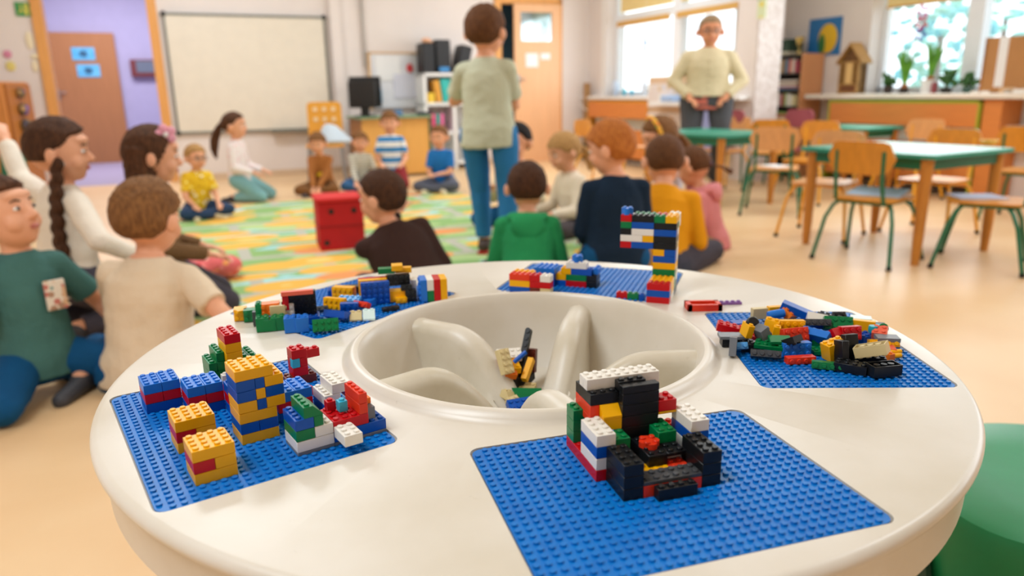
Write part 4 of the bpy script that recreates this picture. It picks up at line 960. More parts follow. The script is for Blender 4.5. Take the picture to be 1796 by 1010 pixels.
bm = bmesh.new(); ell(bm, (.03, 0, 1.42), (.04, .006, .04)); obj('paper_flower', bm, mat('pink_paper', 'D98AA6', .8), t)
bm = bmesh.new(); ell(bm, (.04, 0, 1.30), (.045, .006, .05)); obj('paper_leaf', bm, mat('yellow_paper', 'E8D780', .8), t)
t = rthing('wall_box', -6.02, 3.40, 0, 'dark red box with a grey screen on the lilac hall wall', 'box')
bm = bmesh.new(); box(bm, 0, .36, 0, .08, 1.27, 1.52, .006); obj('case', bm, mat('dark_red_case', '6E2A2C', .5), t, False)
bm = bmesh.new(); box(bm, .08, .34, -.006, 0, 1.33, 1.50, .002); obj('screen', bm, mat('blue_grey_screen', '66707F', .3), t, False)
t = rthing('rolled_mat', -.12, -.16, 0, 'brown rolled mat standing in the far room corner', 'rolled mat')
bm = bmesh.new(); tube(bm, (0, 0, .22), (0, 0, 1.06), .055, .05, 18); obj('roll', bm, mat('brown_roll', 'A98054', .8), t)
bm = bmesh.new(); poly_tube(bm, [(-.15 + .03 * k, -.06 - .004 * k, .80 - .11 * math.sin(k / 8 * PI)) for k in range(9)], .008); obj('cable', bm, M_white, t)
bm = bmesh.new(); box(bm, -.05, .05, -.05, .05, 0, .22); obj('base', bm, M_black, t, False)

# desk with monitor, notice board
t = rthing('teacher_desk', -3.52, -.95, 0, 'beech desk with green edges against the far wall', 'desk')
M_desk = mat('yellow_beech_desk', 'E2A856', 0.45, 0.4, var=0.06, vscale=3, stretch=(8, 8, 1))
bm = bmesh.new(); box(bm, -.04, .84, -.05, .70, .68, .70); obj('tabletop', bm, mat('green_edge_top', '7FA07A', .5), t, False)
bm = bmesh.new(); box(bm, 0, .80, 0, .02, .03, .68); obj('front_panel', bm, M_desk, t, False)
bm = bmesh.new(); box(bm, 0, .02, .02, .68, 0, .68); obj('side_panel', bm, mat('brown_desk_side', 'A8703C', .5), t, False)
bm = bmesh.new(); box(bm, .80, .83, -.01, .68, 0, .68); obj('side_panel', bm, mat('dark_green_edge', '2F5E45', .5), t, False)
def monitor(lx, ly, rz, w, h, label, z=.70):
    t = rthing('computer_monitor', lx, ly, rz, label, 'monitor', z=z)
    bm = bmesh.new(); box(bm, -w / 2, w / 2, -.02, .02, .10, .10 + h, .005); obj('screen', bm, M_black, t)
    bm = bmesh.new(); box(bm, -.03, .03, .0, .03, .01, .14); obj('neck', bm, M_black, t, False)
    bm = bmesh.new(); box(bm, -.10, .10, -.07, .09, 0, .012, .003); obj('foot', bm, M_black, t, False)
monitor(-3.44, -.72, -38, .34, .30, 'black computer monitor turned side-on at the left end of the desk')
monitor(-3.34, -.45, -25, .38, .36, 'taller black monitor behind the first one on the desk')
for (x_, y_, w_, h_, c_, lb) in ((-3.05, -.80, .10, .07, '5A7FA8', 'blue grey box of small things on the desk'), (-3.20, -.85, .07, .06, '8A8F9A', 'grey pencil cup on the desk beside the monitors'), (-2.72, -.78, .16, .04, '2A2A30', 'dark stapler-like item at the right end of the desk')):
    bm = bmesh.new(); box(bm, -w_ / 2, w_ / 2, -.04, .04, 0, h_, .006); o = obj('desk_box', bm, mat('desk_item_' + c_, c_, .5), loc=rw(x_, y_, .70), rot=(0, 0, TH)); tag(o, lb, 'desk item')
t = rthing('notice_board', -3.16, -.05, 0, 'white notice board with pinned papers above the desk', 'notice board')
bm = bmesh.new(); box(bm, 0, .66, 0, .02, .78, 1.44); obj('board', bm, mat('notice_white', 'E6E6EC', .6), t, False)
bm = bmesh.new(); box(bm, -.035, 0, -.01, .03, .76, 1.46); box(bm, .66, .685, -.01, .03, .76, 1.46); box(bm, -.035, .685, -.01, .03, 1.44, 1.465); obj('frame', bm, mat('pale_wood_edge', 'DDB98E', .6), t, False)
bm = bmesh.new(); box(bm, .05, .38, -.012, -.002, 1.12, 1.42); obj('paper', bm, M_paper, t, False)
bm = bmesh.new(); box(bm, .28, .64, -.014, -.002, .90, 1.20); obj('paper', bm, mat('lilac_white', 'DDDDEB', .6), t, False)
bm = bmesh.new(); ell(bm, (.50, -.014, 1.27), (.045, .006, .055)); obj('red_note', bm, mat('red_sticker', 'E2484E', .6), t)
bm = bmesh.new(); box(bm, .07, .12, -.014, -.002, .85, 1.02); obj('blue_note', bm, mat('blue_note', '86B8D6', .6), t, False)
# white shelf unit with binders and baskets
t = rthing('white_shelf_unit', -2.60, -.42, 0, 'white cube shelf unit with teal binders beside the far wall', 'shelf unit')
bm = bmesh.new(); W, Dp, Hh = .80, .36, 1.20
for z_ in (.06, .44, .80, 1.16): box(bm, 0, W, 0, Dp, z_, z_ + .04)
for x_ in (0, .38, .76): box(bm, x_, x_ + .04, 0, Dp, .0, 1.20)
box(bm, 0, W, Dp - .01, Dp, .0, 1.2); obj('frame', bm, M_white, t, False)
def stdbook(lx, ly, lz, w, d, h, col, label, name='book', rz=0, lean=0, cat='book', group=None):
    bm = bmesh.new(); box(bm, 0, w, 0, d, 0, h, min(w, .01) * .2)
    o = obj(name, bm, mat('cover_' + col, col, .5), loc=rw(lx, ly, lz), rot=(0, D2R(lean), TH + D2R(rz))); return tag(o, label, cat, group)
for k, (c_, ln) in enumerate((('2EB3AC', -6), ('39BDB5', -8), ('2AA79F', -10))): stdbook(-2.34 + .055 * k, -.40, .845, .05, .26, .28, c_, ['leftmost teal binder on the upper white shelf', 'middle teal binder on the upper white shelf', 'rightmost teal binder on the upper white shelf'][k], 'binder', 0, ln, 'binder')
stdbook(-2.42, -.40, .84, .07, .25, .27, 'E3A23C', 'ochre binder beside the teal ones on the upper white shelf', 'binder', 0, -8, 'binder')
stdbook(-2.54, -.40, .84, .09, .25, .12, 'EFC63A', 'yellow basket in the upper compartment of the white shelf', 'basket', cat='basket')
for k, c_ in enumerate(('E87A4A', 'E04E86', '3AA79A', 'E86BA0')): stdbook(-2.55 + .055 * k, -.40, .48, .045, .22, .22, c_, ['orange folder on the lower white shelf', 'magenta folder on the lower white shelf', 'green folder on the lower white shelf', 'pink folder at the right of the lower white shelf'][k], 'folder', cat='folder')
for k, (x_, w_, h_) in enumerate(((-2.58, .16, .36), (-2.40, .19, .40), (-2.14, .15, .36))):
    t = rthing('file_box', x_, -.38, 0, ['narrow black file box on the white shelf unit', 'wide black file box on the white shelf unit', 'tilted black case at the right end of the white shelf unit'][k], 'box', z=1.20)
    bm = bmesh.new(); box(bm, 0, w_, 0, .26, 0, h_, .012)
    if k == 2: bmesh.ops.transform(bm, matrix=Matrix.Rotation(D2R(14), 4, 'Y'), verts=bm.verts)
    obj('box_body', bm, mat('black_case', '1F2024', .5), t)
    if k == 1: bm = bmesh.new(); box(bm, .02, .15, -.05, -.006, .01, .07, .01); obj('blue_pouch', bm, mat('blue_pouch', '3F8FD0', .5), t)
bm = bmesh.new(); ell(bm, (0, 0, .03), (.06, .04, .035)); ell(bm, (.05, .01, .02), (.03, .03, .022)); o = obj('plush_toy', bm, mat('peach_plush', 'EFB690', .9), loc=rw(-2.50, -.30, 1.56)); tag(o, 'peach plush lump on top of the narrow black file box', 'toy')

# orange chair with holes and a pale bag on it
t = rthing('perforated_chair', -3.95, -1.0, -14, 'ochre plastic chair with a perforated back by the whiteboard', 'chair')
bm = bmesh.new(); pts = rrect(-.19, .19, .45, .88, .05, 4); holes = []
a = prism(bm, [(x, z) for x, z in pts], -.012, .012); bmesh.ops.transform(bm, matrix=Matrix.Translation((0, .12, 0)) @ Matrix.Rotation(D2R(90), 4, 'X'), verts=bm.verts)
br = obj('backrest', bm, mat('ochre_plastic', 'E9A53C', .4), t)
for r_ in range(2):
    for c_ in range(3):
        bm = bmesh.new(); tube(bm, (-.10 + c_ * .10, .112, .80 - r_ * .11), (-.10 + c_ * .10, .098, .80 - r_ * .11), .024, seg=14); obj('backrest_hole', bm, mat('pale_hole', 'EFD9B0', .7), br)
bm = bmesh.new(); prism(bm, rrect(-.20, .20, -.26, .14, .05, 4), .40, .43); obj('seat', bm, mat('ochre_plastic', 'E9A53C', .4), t)
for sx in (-1, 1):
    for y_ in (-.22, .10):
        bm = bmesh.new(); tube(bm, (.17 * sx, y_, .40), (.20 * sx, y_ * 1.15, 0), .013); obj('leg', bm, M_metal, t)
bm = bmesh.new(); loft(bm, [((0, 0, 0), (.17, 0, 0), (0, .12, 0)), ((0, 0, .03), (.19, 0, 0), (0, .14, 0)), ((-.02, .03, .10), (.14, 0, 0), (0, .10, 0)), ((-.05, .05, .18), (.08, 0, .01), (0, .05, 0)), ((-.06, .06, .21), (.03, 0, 0), (0, .02, 0))]); o = obj('cloth_bag', bm, mat('pale_blue_cloth', 'C4D0DA', .9, bump=.5, bscale=18), loc=rw(-3.86, -1.10, .432), rot=(0, 0, TH)); tag(o, 'pale blue cloth bag lying on the ochre chair seat', 'bag')

# left edge: orange shelf and hanging things
t = rthing('orange_cabinet', -7.35, -.62, -20, 'orange beech cabinet at the left edge of the photo', 'cabinet')
bm = bmesh.new(); box(bm, 0, .40, 0, .45, 0, 1.13, .004); obj('body', bm, mat('orange_beech', 'DC8F45', 0.45, var=0.1, vscale=4, stretch=(8, 8, 1)), t)
bm = bmesh.new(); box(bm, .40, .43, .02, .43, .03, 1.11); obj('door', bm, mat('dark_orange_beech', 'B06E30', .5), t, False)
bm = bmesh.new()
for z_, s_ in ((1.02, .05), (.86, .06), (.70, .07), (.60, .05)): ell(bm, (.46, .2, z_), (s_ * .7, s_, s_))
obj('hanging_toys', bm, spots('toy_mix', '6B5A40', ['6B4FA0', '7A6A3A', 'B08A5A', '3A3A55'], 14), t)
t = rthing('green_bag', -6.95, -1.0, 0, 'dark green bag hanging behind the girl with the braid', 'bag')
bm = bmesh.new(); loft(bm, [((0, 0, .05), (.10, 0, 0), (0, .06, 0)), ((0, 0, .12), (.13, 0, 0), (0, .08, 0)), ((0, 0, .45), (.10, 0, 0), (0, .06, 0)), ((0, 0, .50), (.04, 0, 0), (0, .03, 0))]); obj('bag_body', bm, mat('dark_green_cloth', '2C7A5E', .9), t)

# bookcase on the right wall
t = rthing('bookcase', .66, -3.36, 0, 'tall narrow bookcase with orange side and dark shelves full of books', 'bookcase')
bm = bmesh.new(); box(bm, 0, .30, -.02, 0, 0, 1.30); obj('side_panel', bm, mat('salmon_beech', 'DD9B6A', .45, var=.06, vscale=3), t, False)
bm = bmesh.new(); box(bm, 0, .30, .62, .64, 0, 1.30)
for k in range(8): box(bm, 0, .29, 0, .62, .04 + k * .175, .055 + k * .175)
box(bm, .28, .30, 0, .62, 0, 1.30); obj('shelving', bm, mat('dark_shelf', '3A332E', .5), t, False)
rnd = random.Random(5); bcol = ['E8E0C8', 'C8B08C', 'D46A50', '8FA050', 'E9D9A0', '5C7A90', 'B5495A', 'F0EAD8', '9A7850', 'D8C8B8']
bname = dict(zip(bcol, ('cream', 'tan', 'red', 'olive', 'pale yellow', 'blue grey', 'crimson', 'ivory', 'brown', 'beige')))
SH = ['second', 'third', 'fourth', 'fifth', 'sixth', 'seventh', 'top']
for k in range(1, 7):
    yy = .03; n = 0
    if k % 2:
        z_ = .055 + k * .175
        for q in range(5):
            c_ = bcol[(k * 3 + q) % 10]; h_ = rnd.uniform(.016, .028)
            stdbook(.67, -3.33 + rnd.uniform(0, .03), z_, .19, .52, h_, c_, 'flat book %s from the bottom on the bookcase\'s %s shelf' % (['first', 'second', 'third', 'fourth', 'top one'][q], SH[k - 1]), group='flat books in the tall bookcase'); z_ += h_ + .001
    else:
        for q in range(11):
            c_ = bcol[(k + q * 3) % 10]; w_ = rnd.uniform(.035, .05)
            bm = bmesh.new(); box(bm, 0, .19, 0, w_, 0, rnd.uniform(.11, .15), .002)
            o = obj('book', bm, mat('cover_' + c_, c_, .5), loc=rw(.67, -3.33 + yy, .056 + k * .175), rot=(0, 0, TH)); yy += w_ + .006
            tag(o, '%s upright book, %s from the orange side panel on the bookcase\'s %s shelf' % (bname[c_], ['first', 'second', 'third', 'fourth', 'fifth', 'sixth', 'seventh', 'eighth', 'ninth', 'tenth', 'eleventh'][q], SH[k - 1]), 'book', 'upright books in the tall bookcase')
t = rthing('green_box', .70, -3.12, 0, 'dark green box on top of the tall bookcase', 'box', z=1.301); bm = bmesh.new(); box(bm, 0, .2, 0, .34, .03, .16, .004); obj('box_body', bm, mat('dark_green_box', '2F4A3A', .6), t); bm = bmesh.new(); box(bm, 0, .2, 0, .34, 0, .03); obj('book_base', bm, mat('cream_pages', 'DCD2B8', .7), t, False)
t = rthing('trophy_cup', .73, -3.24, 0, 'small golden trophy cup on the bookcase', 'trophy', z=1.301)
bm = bmesh.new(); lathe(bm, [(0, 0), (.03, 0), (.03, .02), (.008, .03), (.008, .07), (.035, .10), (.05, .17), (.045, .17), (.0, .11)], 24); obj('cup', bm, mat('gold_metal', 'D9C27A', .25, metal=.8), t)
t = rthing('poster', XB - .012, -3.56, 0, 'blue poster with a large yellow flower shape above the bookcase', 'poster')
bm = bmesh.new(); box(bm, 0, .01, 0, .44, 1.28, 1.66); obj('sheet', bm, mat('blue_poster', '2A78B8', .5), t, False)
bm = bmesh.new(); ell(bm, (-.002, .17, 1.45), (.006, .13, .15)); obj('yellow_shape', bm, mat('poster_yellow', 'EDBE2A', .5), t)
bm = bmesh.new(); ell(bm, (-.006, .24, 1.40), (.004, .05, .10)); obj('green_shape', bm, mat('poster_green', '3E7A3C', .5), t)
t = rthing('wall_picture', -.035, -3.56, 0, 'small green and blue paper strip on the pillar', 'picture'); bm = bmesh.new(); box(bm, 0, .01, .02, .14, 1.62, 2.0); obj('sheet', bm, spots('strip_print', 'D8E0B8', ['5C9A4A', '3A5A8A', 'E8D24A'], 12), t, False)

# insect hotel and plants on the long sill
SZ = .881
t = rthing('insect_hotel', .80, -3.98, 0, 'wooden insect hotel with a pointed roof on the sill', 'wooden house', z=SZ)
M_ih = mat('insect_hotel_wood', 'B98A4C', .7, var=.15, vscale=10); M_ihd = mat('dark_cones', '5A3A22', .9, vscale=40, hex2='8A6238')
def yzprism(bm, pts, x0, x1):
    a = [bm.verts.new((x0, y, z)) for y, z in pts]; b = [bm.verts.new((x1, y, z)) for y, z in pts]; n = len(pts)
    bm.faces.new(a); bm.faces.new(b[::-1])
    for i in range(n): bm.faces.new((a[i], b[i], b[(i + 1) % n], a[(i + 1) % n]))
bm = bmesh.new(); yzprism(bm, [(0, 0), (.24, 0), (.24, .32), (.12, .47), (0, .32)], .03, .12); obj('back_body', bm, M_ihd, t, False)
bm = bmesh.new()
for b_ in ((0, .02, 0, .32), (.22, .24, 0, .32), (0, .24, 0, .02), (0, .24, .085, .10), (0, .24, .30, .315)): box(bm, 0, .12, b_[0], b_[1], b_[2], b_[3])
box(bm, 0, .12, .065, .075, .1, .30); box(bm, 0, .12, .165, .175, .1, .30)
for z_ in (.15, .20, .25): box(bm, 0, .12, .02, .07, z_, z_ + .008); box(bm, 0, .12, .17, .22, z_, z_ + .008)
obj('frame', bm, M_ih, t, False)
bm = bmesh.new(); box(bm, .005, .10, .078, .162, .10, .30); obj('centre_door', bm, mat('pale_pine', 'E6BE7C', .6, var=.08), t, False)
bm = bmesh.new()
for s in (-1, 1):
    yzprism(bm, [(.12, .50), (.12, .475), (.12 + s * .155, .29), (.12 + s * .155, .315)], -.015, .14)
obj('roof', bm, M_ih, t, False)
bm = bmesh.new(); box(bm, .01, .1, .02, .22, .02, .085); obj('base_filling', bm, mat('brown_slats', '7A4A2A', .8), t, False)
M_leafg = mat('bright_leaf_green', '6FAE35', .5, vscale=12, hex2='4F9030'); M_leafd = mat('dark_leaf_green', '3F6E35', .6)
def plant(lx, ly, pot, potc, pr, ph, kind, h, label, name):
    t = rthing(name, lx, ly, 0, label, 'potted plant', z=SZ)
    bm = bmesh.new(); lathe(bm, [(0, 0), (pr * .8, 0), (pr, ph), (pr * .9, ph), (pr * .85, ph * .8), (0, ph * .8)], 24); obj(pot, bm, mat('pot_' + potc, potc, .5), t)
    bm = bmesh.new(); rnd = random.Random(int(ly * 100))
    if kind == 'bulb':
        for k in range(20):
            a = rnd.random() * 6.28; rr = rnd.uniform(.01, .085); poly_tube(bm, [(0, 0, ph * .8), (rr * .4 * math.cos(a), rr * .4 * math.sin(a), ph + h * .4), (rr * 1.2 * math.cos(a), rr * 1.2 * math.sin(a), ph + h * rnd.uniform(.7, 1))], [.010, .014, .004], 6)
        obj('leaves', bm, M_leafg, t)
        bm = bmesh.new(); ell(bm, (0, 0, ph + .01), (.035, .035, .03)); obj('bulb', bm, mat('brown_bulb', 'A86A3A', .7), t)
    else:
        for k in range(26):
            a = rnd.random() * 6.28; e = rnd.uniform(.2, 1); ell(bm, (h * .45 * e * math.cos(a), h * .45 * e * math.sin(a), ph + h * rnd.uniform(.1, .8)), (.022, .012, .026), Matrix.Rotation(a, 3, 'Z'), 8, 6)
        for k in range(5):
            a = k * 1.25; tube(bm, (0, 0, ph * .8), (h * .3 * math.cos(a), h * .3 * math.sin(a), ph + h * .6), .004, seg=6)
        obj('foliage', bm, M_leafd, t)
plant(.82, -4.33, 'pot', '3A2C28', .045, .07, 'bush', .13, 'small dark green plant in a black pot, first from the insect hotel', 'potted_plant')
plant(.80, -4.52, 'pot', '2E2622', .045, .05, 'bulb', .38, 'tall bright green hyacinth leaves in a shallow dark pot', 'potted_hyacinth')
plant(.86, -4.73, 'pot', 'F2F2F0', .075, .12, 'bulb', .34, 'bright green bulb leaves in a white pot', 'potted_bulb')
plant(.82, -4.93, 'pot', '2A2A28', .05, .05, 'bush', .17, 'dark green bushy plant in a low black pot by the window mullion', 'potted_plant')
plant(.90, -5.08, 'pot', '4A6A60', .05, .05, 'bush', .14, 'grey green trailing plant beside the low black pot', 'potted_plant')
t = rthing('small_jar', .80, -4.83, 0, 'small dark red jar between the white pot and the bushy plant', 'jar', z=SZ); bm = bmesh.new(); lathe(bm, [(0, 0), (.025, 0), (.03, .06), (.02, .1), (0, .1)], 18); obj('jar_body', bm, mat('dark_red_jar', '9A4A50', .4), t)
t = rthing('cardboard_box', .76, -5.75, 8, 'tall cardboard carton on the sill at the right photo edge', 'box', z=SZ)
bm = bmesh.new(); box(bm, 0, .03, 0, .44, .0, .44); box(bm, 0, .22, .42, .44, 0, .44); box(bm, 0, .22, 0, .02, 0, .42); box(bm, 0, .22, 0, .44, 0, .01); obj('carton', bm, mat('brown_cardboard', 'B98450', .8, var=.06), t, False)
bm = bmesh.new(); box(bm, -.004, 0, .26, .33, .05, .44); obj('white_tape', bm, M_paper, t, False)
for k, (y_, w_, c_) in enumerate(((-5.30, .16, 'EDE6DC'), (-5.62, .20, 'F4F0EA'), (-5.50, .12, 'D9B48A'))):
    bm = bmesh.new(); box(bm, 0, .18, 0, w_, 0, .02 + .012 * k, .003); o = obj('paper_pile', bm, mat('sill_pile_' + c_, c_, .7), loc=rw(.70 + .0 * k, y_ - .1, SZ), rot=(0, 0, TH)); tag(o, ['flat white paper pile on the sill left of the carton', 'cream paper pile before the carton on the sill', 'tan envelope pile before the carton on the sill'][k], 'paper')
# coloured hangings in the windows
def hanging(lx, ly, z, cols, label):
    t = rthing('window_hanging', lx, ly, 0, label, 'window decoration')
    bm = bmesh.new(); tube(bm, (0, 0, z), (0, 0, 2.55), .002, seg=6); obj('string', bm, M_white, t)
    for k, c_ in enumerate(cols):
        bm = bmesh.new(); rnd = random.Random(k + 3)
        for q in range(5):
            a = q * 1.257 + k; ell(bm, (0, .045 * math.cos(a), z - .04 - k * .10 + .045 * math.sin(a)), (.004, .03, .018), Matrix.Rotation(a, 3, 'X'), 10, 6)
        obj('paper_petals', bm, mat('hang_' + c_, c_, .6), t)
hanging(1.08, -4.40, 1.66, ('D76AA8', 'D8404E', '5A62C0'), 'pink, red and blue paper figure hanging in the left pane of the right window')
hanging(1.08, -5.50, 1.78, ('E86A90', 'E03C40', '6A5AC0'), 'pink, red and blue paper figure hanging in the right pane of the right window')
hanging(.10, -1.25, 1.62, ('6A78C8', '4A68B8'), 'blue paper figure hanging in the left pane of the left window')
for k, (y_, z_, c_, r_) in enumerate(((-.98, .98, '35C4DC', .05), (-1.16, .95, '2FB8D8', .045), (-.75, 1.03, 'C8D8EE', .10), (-1.45, .95, 'DCE6F2', .09))):
    bm = bmesh.new(); ell(bm, (0, 0, 0), (r_ * .5, r_, r_)); ell(bm, (0, r_ * .6, -r_ * .1), (r_ * .4, r_ * .6, r_ * .5)); o = obj('paper_lantern', bm, mat('lantern_' + c_, c_, .5), loc=rw(-.02, y_, .883 + r_)); tag(o, ['cyan paper ball on the left window sill, left one', 'cyan paper ball on the left window sill, right one', 'pale lilac paper ball at the left end of the left sill', 'white paper ball right of the cyan ones'][k], 'decoration')
# white display rack with papers behind the standing adult
t = rthing('display_rack', -.28, -2.78, 0, 'pale display rack with papers beside the standing adult', 'rack')
bm = bmesh.new(); box(bm, 0, .02, 0, .85, 0, 1.10); box(bm, 0, .25, 0, .02, 0, 1.10); box(bm, 0, .25, .83, .85, 0, 1.1); obj('frame', bm, mat('pale_beech_rack', 'DDBB98', .5), t, False)
bm = bmesh.new()
for k in range(3):
    for q in range(9): box(bm, -.03, -.002, .04 + q * .088, .115 + q * .088, .10 + k * .33, .36 + k * .33)
obj('leaflets', bm, spots('leaflet_print', 'E9DDD8', ['D8C0C0', 'C8CCE0', 'EFE6D8', 'E0C8A8'], 9), t, False)
bm = bmesh.new(); box(bm, -.15, -.002, .0, .60, .78, .82); obj('ledge', bm, M_white, t, False)
bm = bmesh.new(); box(bm, 0, .16, 0, .22, 0, .07, .01); o = obj('plastic_box', bm, mat('blue_white_box', 'A8C4EC', .4), loc=rw(-.43, -2.60, .821), rot=(0, 0, TH)); tag(o, 'pale blue plastic box on the rack ledge beside the standing adult', 'box')
# low red chairs behind, small dark red backs right of the adult
for k, (x_, y_) in enumerate(((-.20, -3.34), (.34, -3.72))):
    bm = bmesh.new(); out = rrect(-.16, .16, .56, .74, .07, 5); prism(bm, out, -.01, .01); bmesh.ops.transform(bm, matrix=Matrix.Rotation(D2R(90), 4, 'X') , verts=bm.verts)
    t = rthing('red_chair', x_, y_, -80, ['dark red chair right of the standing adult', 'second dark red chair before the pillar'][k], 'chair'); obj('backrest', bm, mat('dark_red_plastic', 'A0505A', .4), t)
    bm = bmesh.new(); prism(bm, rrect(-.16, .16, -.30, .0, .05, 4), .34, .36); obj('seat', bm, mat('dark_red_plastic', 'A0505A', .4), t)
    for sx in (-1, 1):
        for q in (-.27, 0): bm = bmesh.new(); tube(bm, (.14 * sx, q, .35 if q else .6), (.16 * sx, q * 1.1, 0), .011); obj('leg', bm, M_gtube, t)
bm = bmesh.new(); box(bm, -.20, .20, -.02, .02, .0, .62, .01); o = obj('lilac_board', bm, mat('lilac_fabric', '9FA8D8', .9), loc=rw(-.16, -2.92, .25), rot=(0, 0, TH - 1.4)); tag(o, 'lilac padded board leaning right of the standing adult', 'board')

# rug
M_rug = bpy.data.materials.new('play_rug'); M_rug.use_nodes = True
n, l = M_rug.node_tree.nodes, M_rug.node_tree.links
b = n['Principled BSDF']; b.inputs['Roughness'].default_value = .85
tc = n.new('ShaderNodeTexCoord')
def mapn(sc, off=(0, 0, 0)):
    q = n.new('ShaderNodeMapping'); q.inputs['Scale'].default_value = sc; q.inputs['Location'].default_value = off; l.new(tc.outputs['Object'], q.inputs[0]); return q
def mixc(fac, a, bb):
    q = n.new('ShaderNodeMix'); q.data_type = 'RGBA'; l.new(fac, q.inputs[0])
    for sock, v in ((6, a), (7, bb)):
        if isinstance(v, str): q.inputs[sock].default_value = lin(v)
        else: l.new(v, q.inputs[sock])
    return q.outputs[2]
def cmpn(sock, op, v):
    q = n.new('ShaderNodeMath'); q.operation = op; l.new(sock, q.inputs[0]); q.inputs[1].default_value = v; return q.outputs[0]
nz = n.new('ShaderNodeTexNoise'); nz.inputs['Scale'].default_value = 2.2; l.new(mapn((1, 2, 1)).outputs[0], nz.inputs[0])
col = mixc(cmpn(nz.outputs[0], 'GREATER_THAN', .53), '8CB56C', 'B4CC8A')
nz2 = n.new('ShaderNodeTexNoise'); nz2.inputs['Scale'].default_value = 1.6; l.new(mapn((1, 2.2, 1), (3, 7, 0)).outputs[0], nz2.inputs[0])
col = mixc(cmpn(nz2.outputs[0], 'GREATER_THAN', .60), col, 'A6D8DC')
br = n.new('ShaderNodeTexBrick'); br.inputs['Scale'].default_value = 1; br.inputs['Brick Width'].default_value = .85; br.inputs['Row Height'].default_value = .44; br.inputs['Mortar Size'].default_value = .035; br.inputs['Mortar Smooth'].default_value = 0
l.new(mapn((1, 1, 1)).outputs[0], br.inputs[0])
col = mixc(br.outputs['Fac'], col, 'B9B8A8')
v = n.new('ShaderNodeTexVoronoi'); v.inputs['Scale'].default_value = 1; v.inputs['Randomness'].default_value = .55; l.new(mapn((2.1, 4.0, 0)).outputs[0], v.inputs[0])
sp = n.new('ShaderNodeSeparateColor'); l.new(v.outputs['Color'], sp.inputs[0])
hc = mixc(cmpn(sp.outputs[1], 'GREATER_THAN', .75), 'EFB748', 'EC9A58'); hc = mixc(cmpn(sp.outputs[2], 'GREATER_THAN', .9), hc, '7CC7DC')
inn = mixc(cmpn(v.outputs['Distance'], 'LESS_THAN', .17), hc, 'F4D27C')
col = mixc(cmpn(v.outputs['Distance'], 'LESS_THAN', .46), col, inn)
l.new(col, b.inputs['Base Color'])
bm = bmesh.new(); box(bm, -1.30, 1.30, -2.0, 2.0, 0, .006); o = obj('play_rug', bm, M_rug, None, False, loc=rw(-4.30, -4.50), rot=(0, 0, TH)); tag(o, 'green and yellow play rug printed with a town, on the floor', 'rug')
bm = bmesh.new(); box(bm, -1.30, 1.30, -.10, .10, 0, .006); oo = obj('border', bm, mat('rug_border_cyan', '58B6DA', .85), o, False, loc=(0, -2.10, 0))

# red storage cube with finger holes
t = empty('storage_cube', at_z(598, 432, 0), D2R(20), 'red fabric storage cube with black finger holes on the rug', 'storage box')
t.location.z = .006
M_redc = mat('red_felt', 'C2141C', .8, var=.06, vscale=14, bump=.2)
bm = bmesh.new(); box(bm, -.14, .14, -.14, .14, 0, .30, .008); obj('body', bm, M_redc, t)
bm = bmesh.new(); box(bm, -.148, .148, -.148, .148, .30, .33, .008); obj('lid', bm, mat('red_felt_lid', 'D0201F', .8), t)
bm = bmesh.new(); box(bm, -.1425, .1425, -.1425, .1425, .148, .156); obj('seam', bm, mat('dark_red_seam', '8E1016', .8), t, False)
for x_, y_, z_, ax in ((-.06, -.141, .245, 0), (.141, -.07, .245, 1), (.08, -.141, .245, 0), (-.141, -.09, .06, 2), (-.10, -.141, .05, 0)):
    bm = bmesh.new(); d_ = ((0, 1, 0), (1, 0, 0), (1, 0, 0))[ax]; tube(bm, (x_ - .002 * d_[0], y_ - .002 * d_[1], z_), (x_ + .002 * d_[0], y_ + .002 * d_[1], z_), .017, seg=16); obj('finger_hole', bm, M_black, t)
# pink flowered cushion
t = empty('flower_cushion', at_z(352, 492, 0), .3, 'pink and red flowered cushion on the rug beside the beige shirt boy', 'cushion'); t.location.z = .004
bm = bmesh.new(); rnd = random.Random(2)
for k in range(12):
    a = k * .55; ell(bm, (.14 * math.cos(a) * rnd.uniform(.3, 1), .11 * math.sin(a) * rnd.uniform(.3, 1), .065 + rnd.uniform(0, .02)), (.085, .08, .06))
voxel('cushion_body', bm, spots('flower_print', 'E56A6A', ['F08A86', 'F7B0A0', 'D93A44', 'F2A15A', 'E8787A'], 26, .42), t, .008, 6)
# green stool on the right
t = empty('plastic_stool', (.845, 1.055, 0), D2R(0), 'green moulded plastic stool beside the play table', 'stool')
M_gst = mat('green_moulded_plastic', '1F8A55', 0.38, 0.4, vscale=6, hex2='1A7F4C')
def superell(r, n_=40, p=3.2): return [(r * abs(math.cos(a)) ** (2 / p) * math.copysign(1, math.cos(a)), r * abs(math.sin(a)) ** (2 / p) * math.copysign(1, math.sin(a))) for a in [2 * PI * k / n_ for k in range(n_)]]
bm = bmesh.new(); secs = [(0.02, 0), (.225, 0), (.235, .02), (.205, .20), (.200, .29), (.205, .325), (.200, .338), (.185, .343), (.10, .340), (.02, .339)]; R_ = []
for r_, z_ in secs: R_.append([bm.verts.new((x, y, z_)) for x, y in superell(r_)])
for i in range(len(R_) - 1):
    for k in range(40): bm.faces.new((R_[i][k], R_[i][(k + 1) % 40], R_[i + 1][(k + 1) % 40], R_[i + 1][k]))
bm.faces.new(R_[0][::-1]); bm.faces.new(R_[-1]); obj('stool_body', bm, M_gst, t)
